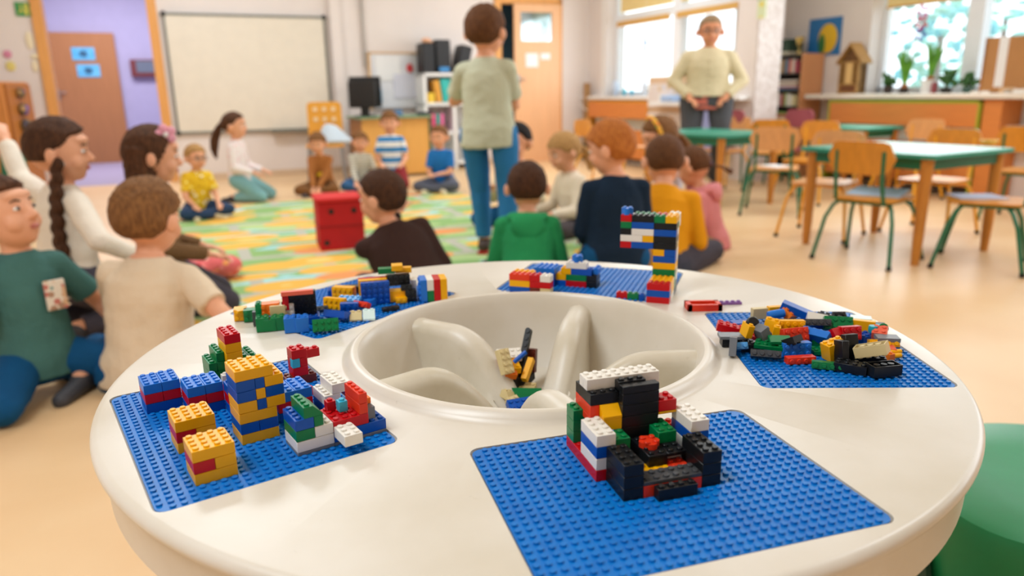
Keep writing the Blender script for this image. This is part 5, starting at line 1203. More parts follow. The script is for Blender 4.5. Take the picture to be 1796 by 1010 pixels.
for k in range(4):
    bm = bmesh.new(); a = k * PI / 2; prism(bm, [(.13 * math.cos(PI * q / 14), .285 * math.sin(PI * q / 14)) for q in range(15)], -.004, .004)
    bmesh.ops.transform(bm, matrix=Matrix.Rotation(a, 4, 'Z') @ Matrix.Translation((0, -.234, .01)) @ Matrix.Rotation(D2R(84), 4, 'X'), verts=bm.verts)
    obj('arch_shade_disc', bm, mat('dark_green_shadow', '12402A', .6), t)  # flush dark disc; the shade of an arched opening put into its colour

# ------------------------------------------------------------------ people
SKIN = mat('skin', 'E9A985', 0.5, 0.35, var=0.05, vscale=14)
SKIN2 = mat('skin_warm', 'DE9872', 0.5, 0.35, var=0.05, vscale=14)
M_eye = mat('eye_white', 'F4F0EC', .25); M_iris = mat('iris_brown', '4A3324', .2); M_lip = mat('lips', 'CC7C70', .45); M_brow = mat('brow', '6B4A30', .7)
HAIRS = {k: mat('hair_' + k, a, .75, .25, vscale=22, hex2=b, stretch=(6, 6, 1.2), bump=.6, bscale=30) for k, (a, b) in dict(brown=('6E4526', '4C2E18'), dark=('55341E', '331E12'), black=('221A18', '120E0D'), sandy=('8F6238', '644023'), blond=('C79A62', 'A07642'), ginger=('C87A36', 'A45A22'), chestnut=('5E3A22', '3C2414'), grey=('A88C6C', '8A7258')).items()}
def V(*a): return Vector(a)
def ik(a, b, la, lb, hint):
    """joint between a and b; b is pulled in if it is out of reach"""
    a, b = Vector(a), Vector(b); d = b - a; L = d.length
    if L > (la + lb) * .995: b = a + d * ((la + lb) * .995 / L); L = (la + lb) * .995
    d = (b - a) / L; x = (la * la - lb * lb + L * L) / (2 * L); hgt = math.sqrt(max(la * la - x * x, 1e-6))
    h = Vector(hint); h = h - d * h.dot(d)
    h = h.normalized() if h.length > 1e-5 else d.orthogonal().normalized()
    return a + d * x + h * hgt, b

def hair_cap(bm, Mh, c, rad, style, seedv, thick=.011):
    """closed shell over the scalp: full outside the hairline, sunk inside the head elsewhere"""
    U, W = 56, 36; R = []
    for j in range(W + 1):
        ph = PI * j / W; row = []
        for i in range(U):
            th = 2 * PI * i / U
            d = V(math.sin(ph) * math.cos(th), math.sin(ph) * math.sin(th), math.cos(ph))     # x side, -y front, z up
            f = -d.y
            pts_ = style
            t = pts_[-1][1]
            for (f0, t0), (f1, t1) in zip(pts_, pts_[1:]):
                if f <= f0 and f >= f1: t = t0 + (t1 - t0) * (f0 - f) / (f0 - f1); break
            k = max(0, min(1, (d.z - t) / .10 + .5)); k = k * k * (3 - 2 * k)
            nn = noise.noise(V(d.x * 3.5, d.y * 3.5, d.z * 1.5) * 1.6 + V(seedv, 0, 0)) * .5 + noise.noise(V(d.x * 13, d.y * 13, d.z * 4) + V(seedv, 3, 0)) * .28
            out = thick * (1 + .75 * nn) * (1 if d.z > -.3 else max(.35, 1 + (d.z + .3) * 1.4)) + .006 * max(0, d.z)
            r = [q * (1 - .12 * (1 - k)) + out * k for q in rad]
            row.append(bm.verts.new(c + Mh @ V(d.x * r[0], d.y * r[1], d.z * r[2])))
            if j in (0, W): break
        R.append(row)
    for j in range(W):
        A, Bq = R[j], R[j + 1]
        for i in range(U):
            i2 = (i + 1) % U
            if len(A) == 1: bm.faces.new((A[0], Bq[i], Bq[i2]))
            elif len(Bq) == 1: bm.faces.new((A[i], Bq[0], A[i2]))
            else: bm.faces.new((A[i], Bq[i], Bq[i2], A[i2]))
STY_SHORT = ((1, .52), (.55, .42), (.30, .05), (.12, -.02), (-.02, -.10), (-.14, -.45), (-.32, -.74), (-1, -.80))
STY_FRINGE = ((1, .30), (.55, .25), (.30, -.05), (.12, -.10), (-.02, -.15), (-.14, -.48), (-.32, -.76), (-1, -.82))
STY_LONG = ((1, .55), (.60, .40), (.38, -.15), (.20, -.45), (.0, -.70), (-.3, -.85), (-1, -.95))
STY_TIED = ((1, .56), (.55, .42), (.28, .05), (.10, .0), (-.05, -.2), (-.30, -.45), (-1, -.50))

def person(label, x, y, yaw, s, pose, shirt, pants, hair, style=STY_SHORT, skin=None, head=(0, 0, 0), lean=0.0, side=0.0, twist=0.0, hands=None, elbows=None, sleeve='short', shoe='3A3A40', feet=None, knees=None,
           extra=None, near=False, fit=None, fat=1.0, adult=False, hem=None, z0=0.0, socks=None, hoodless=True, shirt_disp=.012, cat='person', hair_thick=.011, name='person', pel=None):
    """x,y on the floor; yaw 0 faces -y (the camera); s = size for a 1.2 m child"""
    skin = skin or SKIN
    t = empty(name, (x, y, z0), yaw, label, cat)
    vox = .0065 if near else .010
    HS = 1.02 if adult else 1.14        # head to body ratio
    pelp = {'sit': V(0, 0, .105), 'kneel': V(0, 0, .205), 'stand': V(0, 0, .635)}[pose] if pel is None else V(*pel)
    up = V(math.sin(side), -math.sin(lean) * math.cos(side), math.cos(lean) * math.cos(side)).normalized()
    sd = (Matrix.Rotation(twist, 3, 'Z') @ V(1, 0, 0)); sd = (sd - up * sd.dot(up)).normalized()
    fr = up.cross(sd) * -1          # front
    if fr.y > 0 and abs(twist) < 1.6: fr = -fr
    S0 = V(1, 0, 0)
    def tp(k): return (pelp + up * k) * s
    F = fat
    neck = pelp + up * .365
    hq = Euler((head[1], head[2], head[0]), 'XYZ').to_matrix()       # head=(yaw, pitch(+down), roll)
    hup = hq @ V(0, 0, 1)
    hc = neck + V(0, -.014, 0) + up * -.006 + hup * .098 * HS
    if fit is not None:      # root placed so that the head centre stands where it was measured
        wt = at_y(fit[0], fit[1], fit[2]); ho = Matrix.Rotation(yaw, 3, 'Z') @ (hc * s)
        t.location = (wt.x - ho.x, wt.y - ho.y, 0); dz = (wt.z - ho.z) / s; print('FIT %-60s pelvis z %.3f' % (label[:60], pelp.z + dz))
        dz = max(dz, .035 - pelp.z); pelp += V(0, 0, dz); neck += V(0, 0, dz); hc += V(0, 0, dz)
    # limbs
    sh = [pelp + up * .298 + sd * (.102 * F * k) for k in (-1, 1)]
    hp = [pelp + V(.072 * k * F, -.005, -.01) for k in (-1, 1)]
    LT, LS = (.285, .275) if not adult else (.30, .30)
    UA, FA = .195, .175
    dh = {'sit': [V(-.11, -.25, .15), V(.11, -.25, .15)], 'kneel': [V(-.11, -.18, .27), V(.11, -.18, .27)], 'stand': [V(-.20, -.03, .52), V(.20, -.03, .52)]}[pose]
    hands = [Vector(h) if h is not None else dh[i] for i, h in enumerate(hands or (None, None))]
    eh = elbows or (V(-.45, .5, -1), V(.45, .5, -1))
    df = {'sit': [V(.07, -.27, .045), V(-.07, -.24, .06)], 'kneel': [V(-.09, .04, .045), V(.09, .04, .045)], 'stand': [V(-.085, .02, .055), V(.085, -.01, .055)]}[pose]
    feet = [Vector(f) if f is not None else df[i] for i, f in enumerate(feet or (None, None))]
    dk = {'sit': [V(-1, -.45, .05), V(1, -.45, .05)], 'kneel': [V(-.12, -1, -.1), V(.12, -1, -.1)], 'stand': [V(-.1, -1, 0), V(.1, -1, 0)]}[pose]
    kh = knees or dk
    arms = [ik(sh[i], hands[i], UA, FA, eh[i]) for i in (0, 1)]
    legs = [ik(hp[i], feet[i], LT, LS, kh[i]) for i in (0, 1)]
    for e, k in ((legs[0], 0), (legs[1], 1)):
        if e[0].z < .05: e[0].z = .055
    ag = 1.0 if not adult else 1.12
    # --- body: one continuous surface (head, neck, trunk, arms, hands, legs)
    bm = bmesh.new()
    prof = ((-.06, .085, .065), (.0, .112, .080), (.07, .106, .076), (.14, .098, .070), (.22, .104, .074), (.28, .100, .068), (.32, .078, .055), (.365, .043, .042))
    loft(bm, [(tp(k), sd * a * F * .93 * s, fr * b * F * .93 * s) for k, a, b in prof])
    tube(bm, tp(.33), (hc - hup * .045 * HS) * s, .041 * s * (1.1 if adult else 1), .037 * s, cap='round')
    for i in (0, 1):
        el_, hd = arms[i]
        tube(bm, sh[i] * s, el_ * s, .036 * s * ag, .029 * s * ag, cap='round'); tube(bm, el_ * s, hd * s, .0285 * s * ag, .0195 * s * ag, cap='round')
        kn, an = legs[i]
        tube(bm, hp[i] * s, kn * s, .066 * s * F, .045 * s * ag, cap='round'); tube(bm, kn * s, an * s, .043 * s * ag, .028 * s * ag, cap='round')
        # hand: palm, four fingers, thumb
        d = (hd - el_).normalized(); sdir = d.cross(V(0, 0, 1));
        sdir = sdir.normalized() if sdir.length > .1 else V(1, 0, 0)
        nrm = sdir.cross(d).normalized()        # back of the hand
        k_ = -1 if i == 0 else 1
        pc = hd + d * .035
        Mx = Matrix((sdir, d, nrm)).transposed()
        ell(bm, pc * s, (.026 * s, .036 * s, .0125 * s), Mx)
        for q, (off_, ln) in enumerate(((-.0195, .040), (-.0065, .048), (.0065, .045), (.0195, .036))):
            b0 = pc + d * .026 + sdir * off_; b1 = b0 + d * ln * .55 - nrm * .004 + sdir * off_ * .18; b2 = b1 + d * ln * .40 - nrm * .016
            tube(bm, b0 * s, b1 * s, .0066 * s, .0060 * s, 8, 'round'); tube(bm, b1 * s, b2 * s, .0060 * s, .0050 * s, 8, 'round')
        tb = pc - sdir * .020 * k_ - d * .014; t1 = tb - sdir * .017 * k_ + d * .020 - nrm * .004; t2 = t1 + d * .018 - sdir * .003 * k_ - nrm * .006
        tube(bm, tb * s, t1 * s, .0085 * s, .0070 * s, 8, 'round'); tube(bm, t1 * s, t2 * s, .0070 * s, .0056 * s, 8, 'round')
    # head
    hs = s * HS
    H0 = hc * s
    def hpnt(a, b, c): return H0 + hq @ V(a * hs, b * hs, c * hs)       # x side, -y front, z up
    ell(bm, hpnt(0, .004, .018), (.074 * hs, .088 * hs, .084 * hs), hq, 24, 18)
    ell(bm, hpnt(0, -.022, -.030), (.058 * hs, .058 * hs, .064 * hs), hq, 20, 14)
    ell(bm, hpnt(0, -.040, -.070), (.026 * hs, .028 * hs, .022 * hs), hq)
    for k in (-1, 1):
        ell(bm, hpnt(.033 * k, -.050, -.030), (.027 * hs, .024 * hs, .027 * hs), hq)
        ell(bm, hpnt(.086 * k, .010, -.006), (.013 * hs, .018 * hs, .027 * hs), hq @ Matrix.Rotation(.5 * k, 3, 'Z'))
    tube(bm, hpnt(0, -.076, .004), hpnt(0, -.090, -.022), .007 * hs, .012 * hs, 10, 'round')
    for k in (-1, 1): ell(bm, hpnt(.009 * k, -.083, -.025), (.007 * hs, .007 * hs, .006 * hs), hq)
    ell(bm, hpnt(0, -.062, .040), (.052 * hs, .026 * hs, .018 * hs), hq)
    body = voxel('body', bm, skin, t, vox * .9, 3)
    # face details
    for k in (-1, 1):
        bm = bmesh.new(); ell(bm, hpnt(.030 * k, -.0725, .004), (.0115 * hs, .007 * hs, .0055 * hs), hq); e_ = obj('eye', bm, M_eye, t)
        bm = bmesh.new(); ell(bm, hpnt(.030 * k, -.0782, .004), (.0062 * hs, .0028 * hs, .0056 * hs), hq); obj('iris', bm, M_iris, e_)
        bm = bmesh.new(); poly_tube(bm, [hpnt(.016 * k, -.0815, .022), hpnt(.030 * k, -.0800, .027), hpnt(.044 * k, -.0720, .023)], [.0022 * hs, .0028 * hs, .0014 * hs], 6); obj('eyebrow', bm, M_brow, t)
    bm = bmesh.new(); ell(bm, hpnt(0, -.078, -.048), (.018 * hs, .006 * hs, .0042 * hs), hq); ell(bm, hpnt(0, -.0765, -.053), (.014 * hs, .006 * hs, .0042 * hs), hq); obj('mouth', bm, M_lip, t)
    # hair
    bm = bmesh.new(); hair_cap(bm, hq, hpnt(0, .004, .018), (.074 * hs, .088 * hs, .084 * hs), style, x * 3.1 + y, hair_thick * hs)
    hr = obj('hair', bm, hair, t)
    # shirt
    g = .011 * s
    bm = bmesh.new(); hm = -.055 if hem is None else hem
    pr2 = ((hm, .134, .098), (.02, .130, .096), (.08, .116, .086), (.14, .110, .082), (.22, .113, .085), (.28, .108, .077), (.318, .086, .064), (.345, .060, .052), (.357, .050, .047))
    if pose != 'stand': pr2 = ((max(hm, -.07), .128, .096),) + pr2[1:]
    loft(bm, [(tp(k), sd * a * F * s, fr * b * F * s) for k, a, b in pr2], 24)
    for i in (0, 1):
        el_, hd = arms[i]; a0 = sh[i]
        ell(bm, a0 * s, (.045 * s, .043 * s, .043 * s))
        tube(bm, (a0 + (pelp + up * .30 - a0) * .5) * s, a0 * s, .048 * s, .044 * s)
        if sleeve == 'short': tube(bm, a0 * s, (a0 + (el_ - a0) * .75) * s, .044 * s * ag, .048 * s * ag, 16)
        else:
            tube(bm, a0 * s, el_ * s, .044 * s * ag, .040 * s * ag, 16); ell(bm, el_ * s, [.040 * s * ag] * 3)
            tube(bm, el_ * s, (el_ + (hd - el_) * (.96 if sleeve == 'long' else .55)) * s, .040 * s * ag, .030 * s * ag, 16)
    shirt_o = voxel('shirt', bm, shirt, t, vox, 3, shirt_disp * s, .10)
    # trousers
    bm = bmesh.new()
    loft(bm, [(tp(-.075), sd * .088 * F * s, fr * .070 * F * s), (tp(-.04), sd * .118 * F * s, fr * .090 * F * s), (tp(.01), sd * .118 * F * s, fr * .088 * F * s), (tp(.045), sd * .110 * F * s, fr * .082 * F * s)])
    for i in (0, 1):
        kn, an = legs[i]
        tube(bm, hp[i] * s, kn * s, (.078 if pose != 'stand' else .068) * s * F, .056 * s * ag, 16, 'round'); tube(bm, kn * s, (kn + (an - kn) * .93) * s, .055 * s * ag, .041 * s * ag, 16); ell(bm, kn * s, [.055 * s * ag] * 3)
    voxel('trousers', bm, pants, t, vox, 3, .010 * s, .09)
    # shoes
    for i in (0, 1):
        kn, an = legs[i]; d = V(0, -1, 0)
        if pose == 'kneel': d = V(0, 1, -.1)
        elif pose == 'sit': d = V((-1 if an.x < 0 else 1) * .55, -.75, -.05)
        d.normalize(); an2 = Vector(an); bm = bmesh.new()
        zf = max(.028, an2.z - .030)
        if pose == 'kneel': zf = .03
        tube(bm, V(an2.x, an2.y, zf) * s - d * .025 * s, (V(an2.x, an2.y, zf - .004) + d * .10) * s, .031 * s, .026 * s, 14, 'round'); ell(bm, V(an2.x, an2.y, an2.z - .008) * s, (.032 * s, .036 * s, .032 * s))
        so = voxel('shoe', bm, mat('shoe_' + shoe, shoe, .6), t, vox, 2)
        if pose == 'stand':
            bm = bmesh.new(); loft(bm, [((V(an2.x, an2.y, .012) - d * .05) * s, V(.03, 0, 0) * s, V(0, 0, .011) * s), ((V(an2.x, an2.y, .012) + d * .04) * s, V(.036, 0, 0) * s, V(0, 0, .011) * s), ((V(an2.x, an2.y, .012) + d * .125) * s, V(.026, 0, 0) * s, V(0, 0, .010) * s)], 12); obj('sole', bm, mat('shoe_sole_red', 'C8241C', .6), so)
    info = dict(t=t, H0=H0, hq=hq, hpnt=hpnt, hs=hs, s=s, tp=tp, up=up, sd=sd, fr=fr, sh=sh, arms=arms, hair=hair, neck=neck, vox=vox, near=near)
    if extra: extra(info)
    return t

def hair_piece(I, name, secs, label=None, vox=None, disp=.012):
    bm = bmesh.new(); loft(bm, secs, 16)
    return voxel(name, bm, I['hair'], I['t'], vox or I['vox'], 2, disp * I['s'], .03)
def ponytail(off=(0, .095, .03), ln=.20, r=.032, dirv=(0, .35, -1), wob=.0):
    def f(I):
        p, hs = I['hpnt'], I['hs']; a = p(*off); d = Vector(dirv).normalized(); secs = []
        for k in range(9):
            u = k / 8; rr = r * hs * (math.sin(PI * min(1, u * .9 + .12)) ** .6) + .004 * hs
            c = a + d * ln * hs * u + V(0, .035 * hs * math.sin(PI * u), 0)
            secs.append((c, V(rr, 0, 0), V(0, rr * .8, 0)))
        hair_piece(I, 'ponytail', secs)
        bm = bmesh.new(); ell(bm, a, (.016 * hs, .016 * hs, .016 * hs)); obj('hair_tie', bm, mat('hair_tie', '5A3A46', .7), I['t'])
    return f
def braid(I):
    p, hs = I['hpnt'], I['hs']; bm = bmesh.new()
    a = p(-.082, -.004, -.03)
    for k in range(17):
        u = k / 16; c = a + V(-.018 * u, .035 * math.sin(u * 2.2), -.36 * u) * hs + V(.008 * hs * (1 if k % 2 else -1), 0, 0)
        rr = (.024 - .012 * max(0, .3 - u) + (.012 * max(0, u - .65) if u < .95 else -.008)) * hs
        ell(bm, c, (rr, rr * .85, rr * 1.15), Matrix.Rotation(.5 if k % 2 else -.5, 3, 'Y'), 10, 8)
    voxel('braid', bm, I['hair'], I['t'], I['vox'] * .8, 1)
    bm = bmesh.new(); ell(bm, a + V(-.004, -.006, .0) * hs, (.018 * hs, .014 * hs, .016 * hs)); obj('hair_tie', bm, mat('white_hair_tie', 'D8CFC8', .6), I['t'])
def long_hair(I):
    p, hs = I['hpnt'], I['hs']; secs = []
    for k in range(12):
        u = k / 11; w = (.082 + .016 * math.sin(PI * u)) * hs * (1 - .55 * max(0, u - .7) / .3)
        c = p(0, .040, .04) + V(0, .030 * u, -.34 * u) * hs
        secs.append((c, V(w, 0, 0), V(0, .062 * hs * (1 - .4 * u), 0)))
    hair_piece(I, 'long_hair', secs, disp=.02)
def bow(I):
    p, hs = I['hpnt'], I['hs']; bm = bmesh.new()
    for k in range(5):
        a = k * 1.257; ell(bm, p(-.05 + .0 * k, -.045 + .022 * math.cos(a), .082 + .022 * math.sin(a)), (.012 * hs, .016 * hs, .016 * hs))
    obj('hair_bow', bm, mat('pink_bow', 'F2A7BC', .7, var=.2, vscale=40), I['t'])
    bm = bmesh.new(); ell(bm, p(-.062, -.045, .082), (.009 * hs,) * 3); obj('bow_centre', bm, mat('white_bow', 'F6EDEA', .7), I['t'])
def headband(I):
    p, hs = I['hpnt'], I['hs']; bm = bmesh.new()
    poly_tube(bm, [p(.088 * math.cos(a), -.022, .018 + .100 * math.sin(a)) for a in [PI * k / 16 for k in range(17)]], .011 * hs, 10)
    obj('headband', bm, spots('headband_print', 'F0B03A', ['F3C93E', 'E8603A', '4E9A50', 'F08A3A', 'E94F86'], 40, .5), I['t'])
    ponytail((0, .092, .0), .17, .030)(I)
def glasses(I):
    p, hs = I['hpnt'], I['hs']; bm = bmesh.new()
    for k in (-1, 1):
        c = p(.031 * k, -.090, .004); pts = [c + I['hq'] @ V(.020 * hs * math.cos(a), 0, .016 * hs * math.sin(a)) for a in [2 * PI * q / 16 for q in range(17)]]
        poly_tube(bm, pts, .0022 * hs, 6); poly_tube(bm, [p(.051 * k, -.088, .006), p(.076 * k, -.02, .006), p(.080 * k, .01, .0)], .002 * hs, 6)
    poly_tube(bm, [p(-.011, -.091, .006), p(0, -.093, .010), p(.011, -.091, .006)], .0022 * hs, 6)
    obj('glasses', bm, mat('dark_glasses', '33363F', .3), I['t'])
def hood(c):
    def f(I):
        s, tp, sd, fr = I['s'], I['tp'], I['sd'], I['fr']; bm = bmesh.new()
        c0 = tp(.350)
        for k in range(22):
            a = 2 * PI * k / 22; back = max(0, math.sin(a))
            ell(bm, c0 + sd * .080 * s * math.cos(a) - fr * .078 * s * math.sin(a) - I['up'] * (.012 + .012 * back) * s, ((.026 + .012 * back) * s, (.026 + .012 * back) * s, (.020 + .010 * back) * s), None, 10, 8)
        ell(bm, tp(.29) - fr * .085 * s, (.085 * s, .035 * s, .065 * s))
        voxel('hood', bm, c, I['t'], I['vox'], 4, .012 * s, .06)
    return f
def both(*fs):
    def f(I):
        for q in fs: q(I)
    return f
def wstart(px, py, z): return at_z(px, py, z)

M_tshirt = mat('dark_teal_tshirt', '47726C', .85, .2, bump=.3, bscale=90, var=.06)
M_cream = mat('cream_tshirt', 'E3CDB0', .85, .2, bump=.25, bscale=90, var=.05)
M_whitek = mat('white_ribbed_top', 'EFE3D2', .85, .2, bump=.4, bscale=70, var=.04)
M_denimb = mat('petrol_blue_trousers', '0E4E7C', .85, .2, bump=.3, bscale=90, var=.12)
M_greyp = mat('dark_grey_leggings', '4A4650', .85, .2, bump=.3)
M_olive = mat('brown_cardigan', '7A5B3C', .9, .2, bump=.5, bscale=60, var=.1)
def rel(p, t):      # world point into a figure's own frame
    pass

# (1) boy at the left edge in a teal T-shirt, kneeling
def pocket(I):
    s = I['s']; bm = bmesh.new(); c = I['tp'](.215) + I['fr'] * .092 * s + I['sd'] * .050 * s
    Mx = Matrix((I['sd'], I['fr'], I['up'])).transposed()
    g = box(bm, -.030 * s, .030 * s, -.004 * s, .005 * s, -.050 * s, .045 * s, .002); bmesh.ops.transform(bm, matrix=Matrix.Translation(c) @ Mx.to_4x4(), verts=bm.verts)
    obj('chest_pocket', bm, spots('pocket_print', 'E8DCCB', ['D9B08A', 'B08A70', '7AA09A', 'C8786A'], 40, .45), I['t'])
def fitf(px, pyg, pytop, hh):
    """floor position from the lowest point seen, size from the top of the head"""
    g = at_z(px, pyg, 0); top_ = at_y(px, pytop, g.y); return g.x, g.y, top_.z / hh
DOWN = (V(-.3, .2, -1), V(.3, .2, -1))
person('boy in a dark teal T-shirt kneeling at the left photo edge, looking up', 0, 0, D2R(52), 1.02, 'kneel', M_tshirt, M_denimb, HAIRS['chestnut'], near=True, fit=(4, 380, 2.30), head=(.60, -.30, 0), lean=-.05,
       hands=((-.22, -.12, .10), (.33, .02, .06)), elbows=(V(-1, .3, 0), V(1, .8, 0)), extra=pocket, shoe='2A3A50', knees=(V(-.2, -1, -.1), V(.45, -1, -.1)), fat=.95)
person('boy seen from behind in a cream T-shirt, nearest the table on the left', 0, 0, D2R(176), 1.06, 'kneel', M_cream, M_denimb, HAIRS['sandy'], near=True, fit=(260, 386, 2.42), head=(-.20, .10, 0), lean=.16, side=-.03,
       hands=((-.34, -.10, .16), (.06, -.28, .24)), elbows=(V(-.8, .3, -.6), V(.3, -.7, -1)), shirt_disp=.018, hair_thick=.014, knees=(V(-.6, -1, -.1), V(.6, -1, -.1)), feet=((-.2, .06, .045), (.2, .06, .045)), fat=1.22)
person('girl with a long dark braid in a white ribbed top, one arm raised', 0, 0, D2R(142), 1.08, 'kneel', M_whitek, M_greyp, HAIRS['dark'], near=True, style=STY_TIED, fit=(104, 268, 2.98), head=(-.55, .0, 0), lean=.06, fat=1.12,
       hands=((-.22, -.16, .30), (.40, .0, .72)), elbows=(V(-1, .5, -.4), V(.6, .3, -1)), sleeve='long', extra=braid)
person('girl with long brown hair and a pink flower bow, in a brown cardigan', 0, 0, D2R(118), 1.04, 'kneel', M_olive, M_greyp, HAIRS['chestnut'], near=True, style=STY_LONG, fit=(268, 275, 3.2), head=(-.0, .05, 0), lean=.02, sleeve='long', extra=both(long_hair, bow))
YEL = spots('yellow_floral', 'E8BC1E', ['F4E27A', 'C8961A', 'F6F0D0', 'D8A010'], 30, .38)
x_, y_, s_ = fitf(352, 380, 252, .70)
person('boy with dark glasses in a yellow flowered shirt sitting cross-legged on the rug edge', x_, y_, D2R(38), s_, 'sit', YEL, mat('navy_jeans', '1F3A5C', .85, bump=.3), HAIRS['blond'], head=(.25, .05, 0), lean=.15, extra=glasses, shoe='D8C8A0')
x_, y_, s_ = fitf(425, 352, 195, .81)
person('girl with a brown ponytail kneeling in a pink-dotted top by the whiteboard', x_, y_, D2R(88), s_, 'kneel', spots('pink_dotted', 'F0E4E2', ['F2C0C4', 'F0D8DA'], 30, .3), mat('aqua_jeans', '7FB0B4', .85, bump=.3), HAIRS['chestnut'], style=STY_TIED, head=(.05, -.08, 0), sleeve='long', extra=ponytail((0, .10, .04), .30, .040, (0, .25, -1)), shoe='2A2A30')
def duck(I):
    s = I['s']; bm = bmesh.new(); c = I['tp'](.15) + I['fr'] * .100 * s; ell(bm, c, (.030 * s, .008 * s, .020 * s)); ell(bm, c + V(.02, 0, .018) * s, (.013 * s, .008 * s, .013 * s)); obj('chest_motif', bm, mat('yellow_motif', 'F0C21E', .8), I['t'])
x_, y_, s_ = fitf(570, 340, 232, .685)
person('child in a rust brown sweater with a yellow motif, sitting cross-legged', x_, y_, D2R(-5), s_, 'sit', mat('rust_sweater', 'A8672E', .9, bump=.4), mat('brown_corduroy', '7A4E22', .9, bump=.4), HAIRS['sandy'], style=STY_FRINGE, head=(.05, .12, 0), lean=.22, sleeve='long', extra=duck, hands=((-.03, -.27, .10), (.03, -.27, .10)))
x_, y_, s_ = fitf(636, 332, 232, .69)
person('child in a thin-striped cream top, between the rust sweater and the broad blue stripes', x_, y_, D2R(10), s_, 'sit', stripes('thin_stripe_top', 'D9D2C0', '7C7A70', 38, 'Z', .68), mat('mid_blue_jeans', '2F5E8C', .85), HAIRS['sandy'], style=STY_FRINGE, head=(.10, -.02, .10), lean=.12, sleeve='long', hands=((-.06, -.26, .12), (.20, -.24, .14)))
x_, y_, s_ = fitf(690, 328, 188, .84)
person('boy in a broad blue and white striped T-shirt in front of the desk', x_, y_, D2R(8), s_, 'kneel', stripes('blue_white_stripe', 'F0F0EE', '1E86C8', 9.5, 'Z', .52), mat('dark_red_trousers', '8E1C22', .85), HAIRS['sandy'], style=STY_FRINGE, head=(-.05, .0, 0))
x_, y_, s_ = fitf(778, 334, 220, .69)
person('boy in a bright blue T-shirt sitting cross-legged before the white shelf unit', x_, y_, D2R(-12), s_, 'sit', mat('bright_blue_tshirt', '1272C0', .85, bump=.3), mat('slate_trousers', '565A6A', .85, bump=.3), HAIRS['sandy'], style=STY_SHORT, head=(-.1, .02, 0), lean=.18, hands=((-.06, -.24, .20), (.02, -.24, .20)), shoe='E6D8B8')
x_, y_, s_ = fitf(862, 452, 10, 1.225)
person('boy standing with his back to the camera in a sage T-shirt and blue jogging trousers', x_, y_, D2R(168), s_, 'stand', mat('sage_tshirt', 'C8CAB0', .85, .2, bump=.3, bscale=80), mat('blue_joggers', '2478B2', .85, bump=.3, bscale=80), HAIRS['brown'], head=(-.25, -.05, -.05), side=.03, hands=((-.02, -.20, .86), (.06, -.19, .84)), elbows=(V(-.5, .3, -1), V(.9, .3, -.5)),
       shoe='4A3A34', near=True, hem=-.07, shirt_disp=.016, feet=((-.10, .05, .055), (.06, -.10, .055)), fat=1.08)
person('boy with black hair in a cream checked shirt behind the standing boy\'s legs', 0, 0, D2R(-20), 1.10, 'kneel', stripes('cream_check', 'E3D8BC', 'CFC3A0', 30, 'X', .5), M_denimb, HAIRS['black'], fit=(906, 250, 5.3), head=(-.2, .0, 0), sleeve='long')
person('blond girl with a ponytail in a cream knitted top looking down', 0, 0, D2R(-62), 1.08, 'sit', mat('cream_knit', 'EFE0C8', .9, bump=.5, bscale=50), mat('charcoal_print_leggings', '4A4246', .9), HAIRS['blond'], style=STY_FRINGE, fit=(990, 268, 5.0), head=(-.1, .22, 0), lean=.12, sleeve='long', extra=ponytail((0, .09, .03), .18, .032, (0, .5, -1)), shoe='C8A06A')
M_green = mat('green_fleece', '2E9A5E', .9, .2, bump=.4, bscale=70, var=.08)
person('boy seen from behind in a bright green hoodie at the table\'s far edge', 0, 0, D2R(178), 1.0, 'sit', M_green, M_greyp, HAIRS['dark'], near=True, fit=(925, 343, 3.55), head=(.0, .12, 0), lean=.18, sleeve='long', extra=hood(M_green), fat=1.15)
person('ginger haired boy in a navy sweatshirt with his head turned left', 0, 0, D2R(186), 1.05, 'kneel', mat('navy_sweatshirt', '16283C', .9, .2, bump=.4, bscale=70, var=.1), M_denimb, HAIRS['ginger'], near=True, style=STY_FRINGE, fit=(1072, 262, 3.45), head=(.95, .18, 0), lean=.06, sleeve='long', fat=1.12, hair_thick=.012, hands=((-.10, -.2, .22), (.10, -.2, .22)))
person('boy with cropped brown hair in a mustard yellow shirt, hunched, behind the brick arch', 0, 0, D2R(150), 1.18, 'sit', mat('mustard_shirt', 'E79A12', .85, .2, bump=.2, bscale=60, var=.04), M_greyp, HAIRS['brown'], near=True, fit=(1165, 302, 4.1), head=(.55, .30, 0), lean=.36, sleeve='long', fat=1.35, shirt_disp=.008, hair_thick=.007)
person('girl with a yellow flowered headband looking down, in a white top', 0, 0, D2R(-90), 1.10, 'kneel', mat('white_blue_top', 'E4EAF2', .9, bump=.3), M_greyp, HAIRS['sandy'], style=STY_TIED, fit=(1158, 243, 4.75), head=(.2, .32, 0), lean=.05, extra=headband)
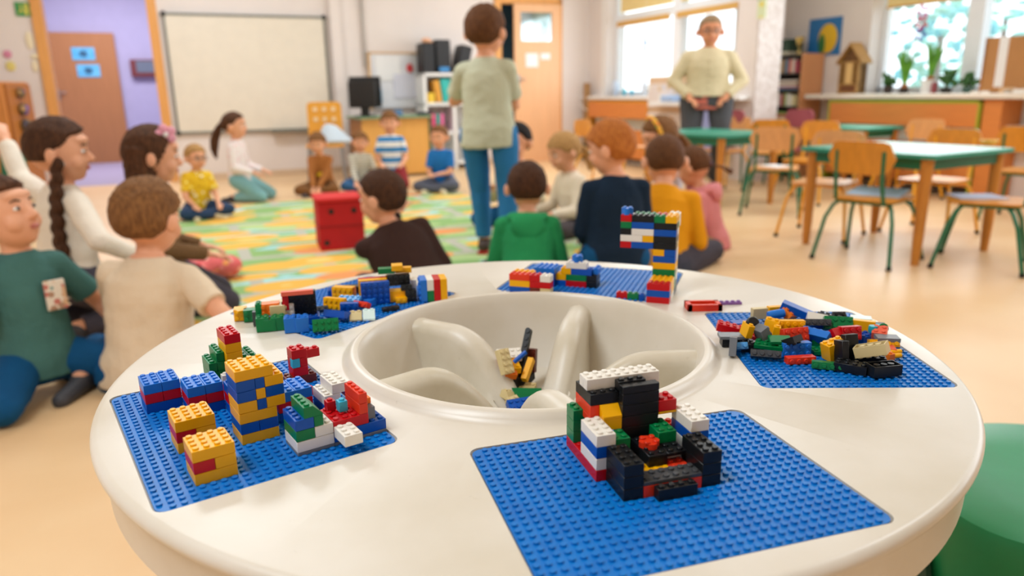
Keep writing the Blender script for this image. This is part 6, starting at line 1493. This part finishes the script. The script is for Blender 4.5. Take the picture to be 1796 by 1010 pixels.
person('child with brown pigtail in a pink knitted hoodie beyond the mustard shirt', 0, 0, D2R(-110), 1.0, 'sit', mat('pink_knit', 'E58E92', .9, bump=.5, bscale=50), mat('tan_trousers', 'B08A60', .9), HAIRS['brown'], style=STY_TIED, fit=(1216, 300, 4.5), head=(-.3, .3, 0), lean=.28, sleeve='long', extra=both(ponytail((.0, .095, .0), .12, .026, (0, .8, -.4)), hood(mat('pink_knit', 'E58E92', .9))))
person('boy in a dark brown long-sleeved shirt, profile to the left, hand at his mouth', 0, 0, D2R(200), 1.06, 'sit', mat('dark_brown_shirt', '3E2A25', .9, .2, bump=.2, bscale=70, var=.08), M_greyp, HAIRS['dark'], near=True, fit=(672, 366, 3.35), head=(.85, .10, 0), lean=.40, side=.32, sleeve='long', fat=1.3, hands=(None, (.02, -.36, .36)), elbows=(V(-.5, .4, -1), V(.4, -.4, -1)), shirt_disp=.010, hair_thick=.009)
def cardigan(I):
    s, tp, sd, fr = I['s'], I['tp'], I['sd'], I['fr']
    bm = bmesh.new(); loft(bm, [(tp(-.06), sd * .128 * 1.28 * s, fr * .092 * 1.28 * s), (tp(.0), sd * .128 * 1.28 * s, fr * .094 * 1.28 * s), (tp(.03), sd * .12 * 1.28 * s, fr * .09 * 1.28 * s)], 24)
    obj('undershirt', bm, mat('coral_blouse', 'C96A5A', .9, bump=.3), I['t'])
    for k in range(5): bm = bmesh.new(); ell(bm, tp(.08 + .045 * k) + fr * .118 * s, (.007 * s, .004 * s, .007 * s)); obj('button', bm, mat('beige_button', 'B8A582', .5), I['t'])
    glasses(I)
a_ = at_y(1238, 200, 7.2)
top_ = at_y(1237, 24, 7.2).z
person('adult with short hair and glasses in a cream cardigan, hands on hips', a_.x, 7.2, D2R(-12), top_ / 1.215, 'stand', mat('cream_cardigan', 'D8C8A4', .9, .2, bump=.4, bscale=60), mat('charcoal_jeans', '46464A', .85, bump=.3), HAIRS['grey'], skin=SKIN2, adult=True, head=(.1, .05, 0), sleeve='long', hem=.03, fat=1.36,
       hands=((-.13, -.10, .665), (.13, -.10, .665)), elbows=(V(-1, .35, -.6), V(1, .35, -.6)), extra=cardigan, style=STY_SHORT, hair_thick=.008)
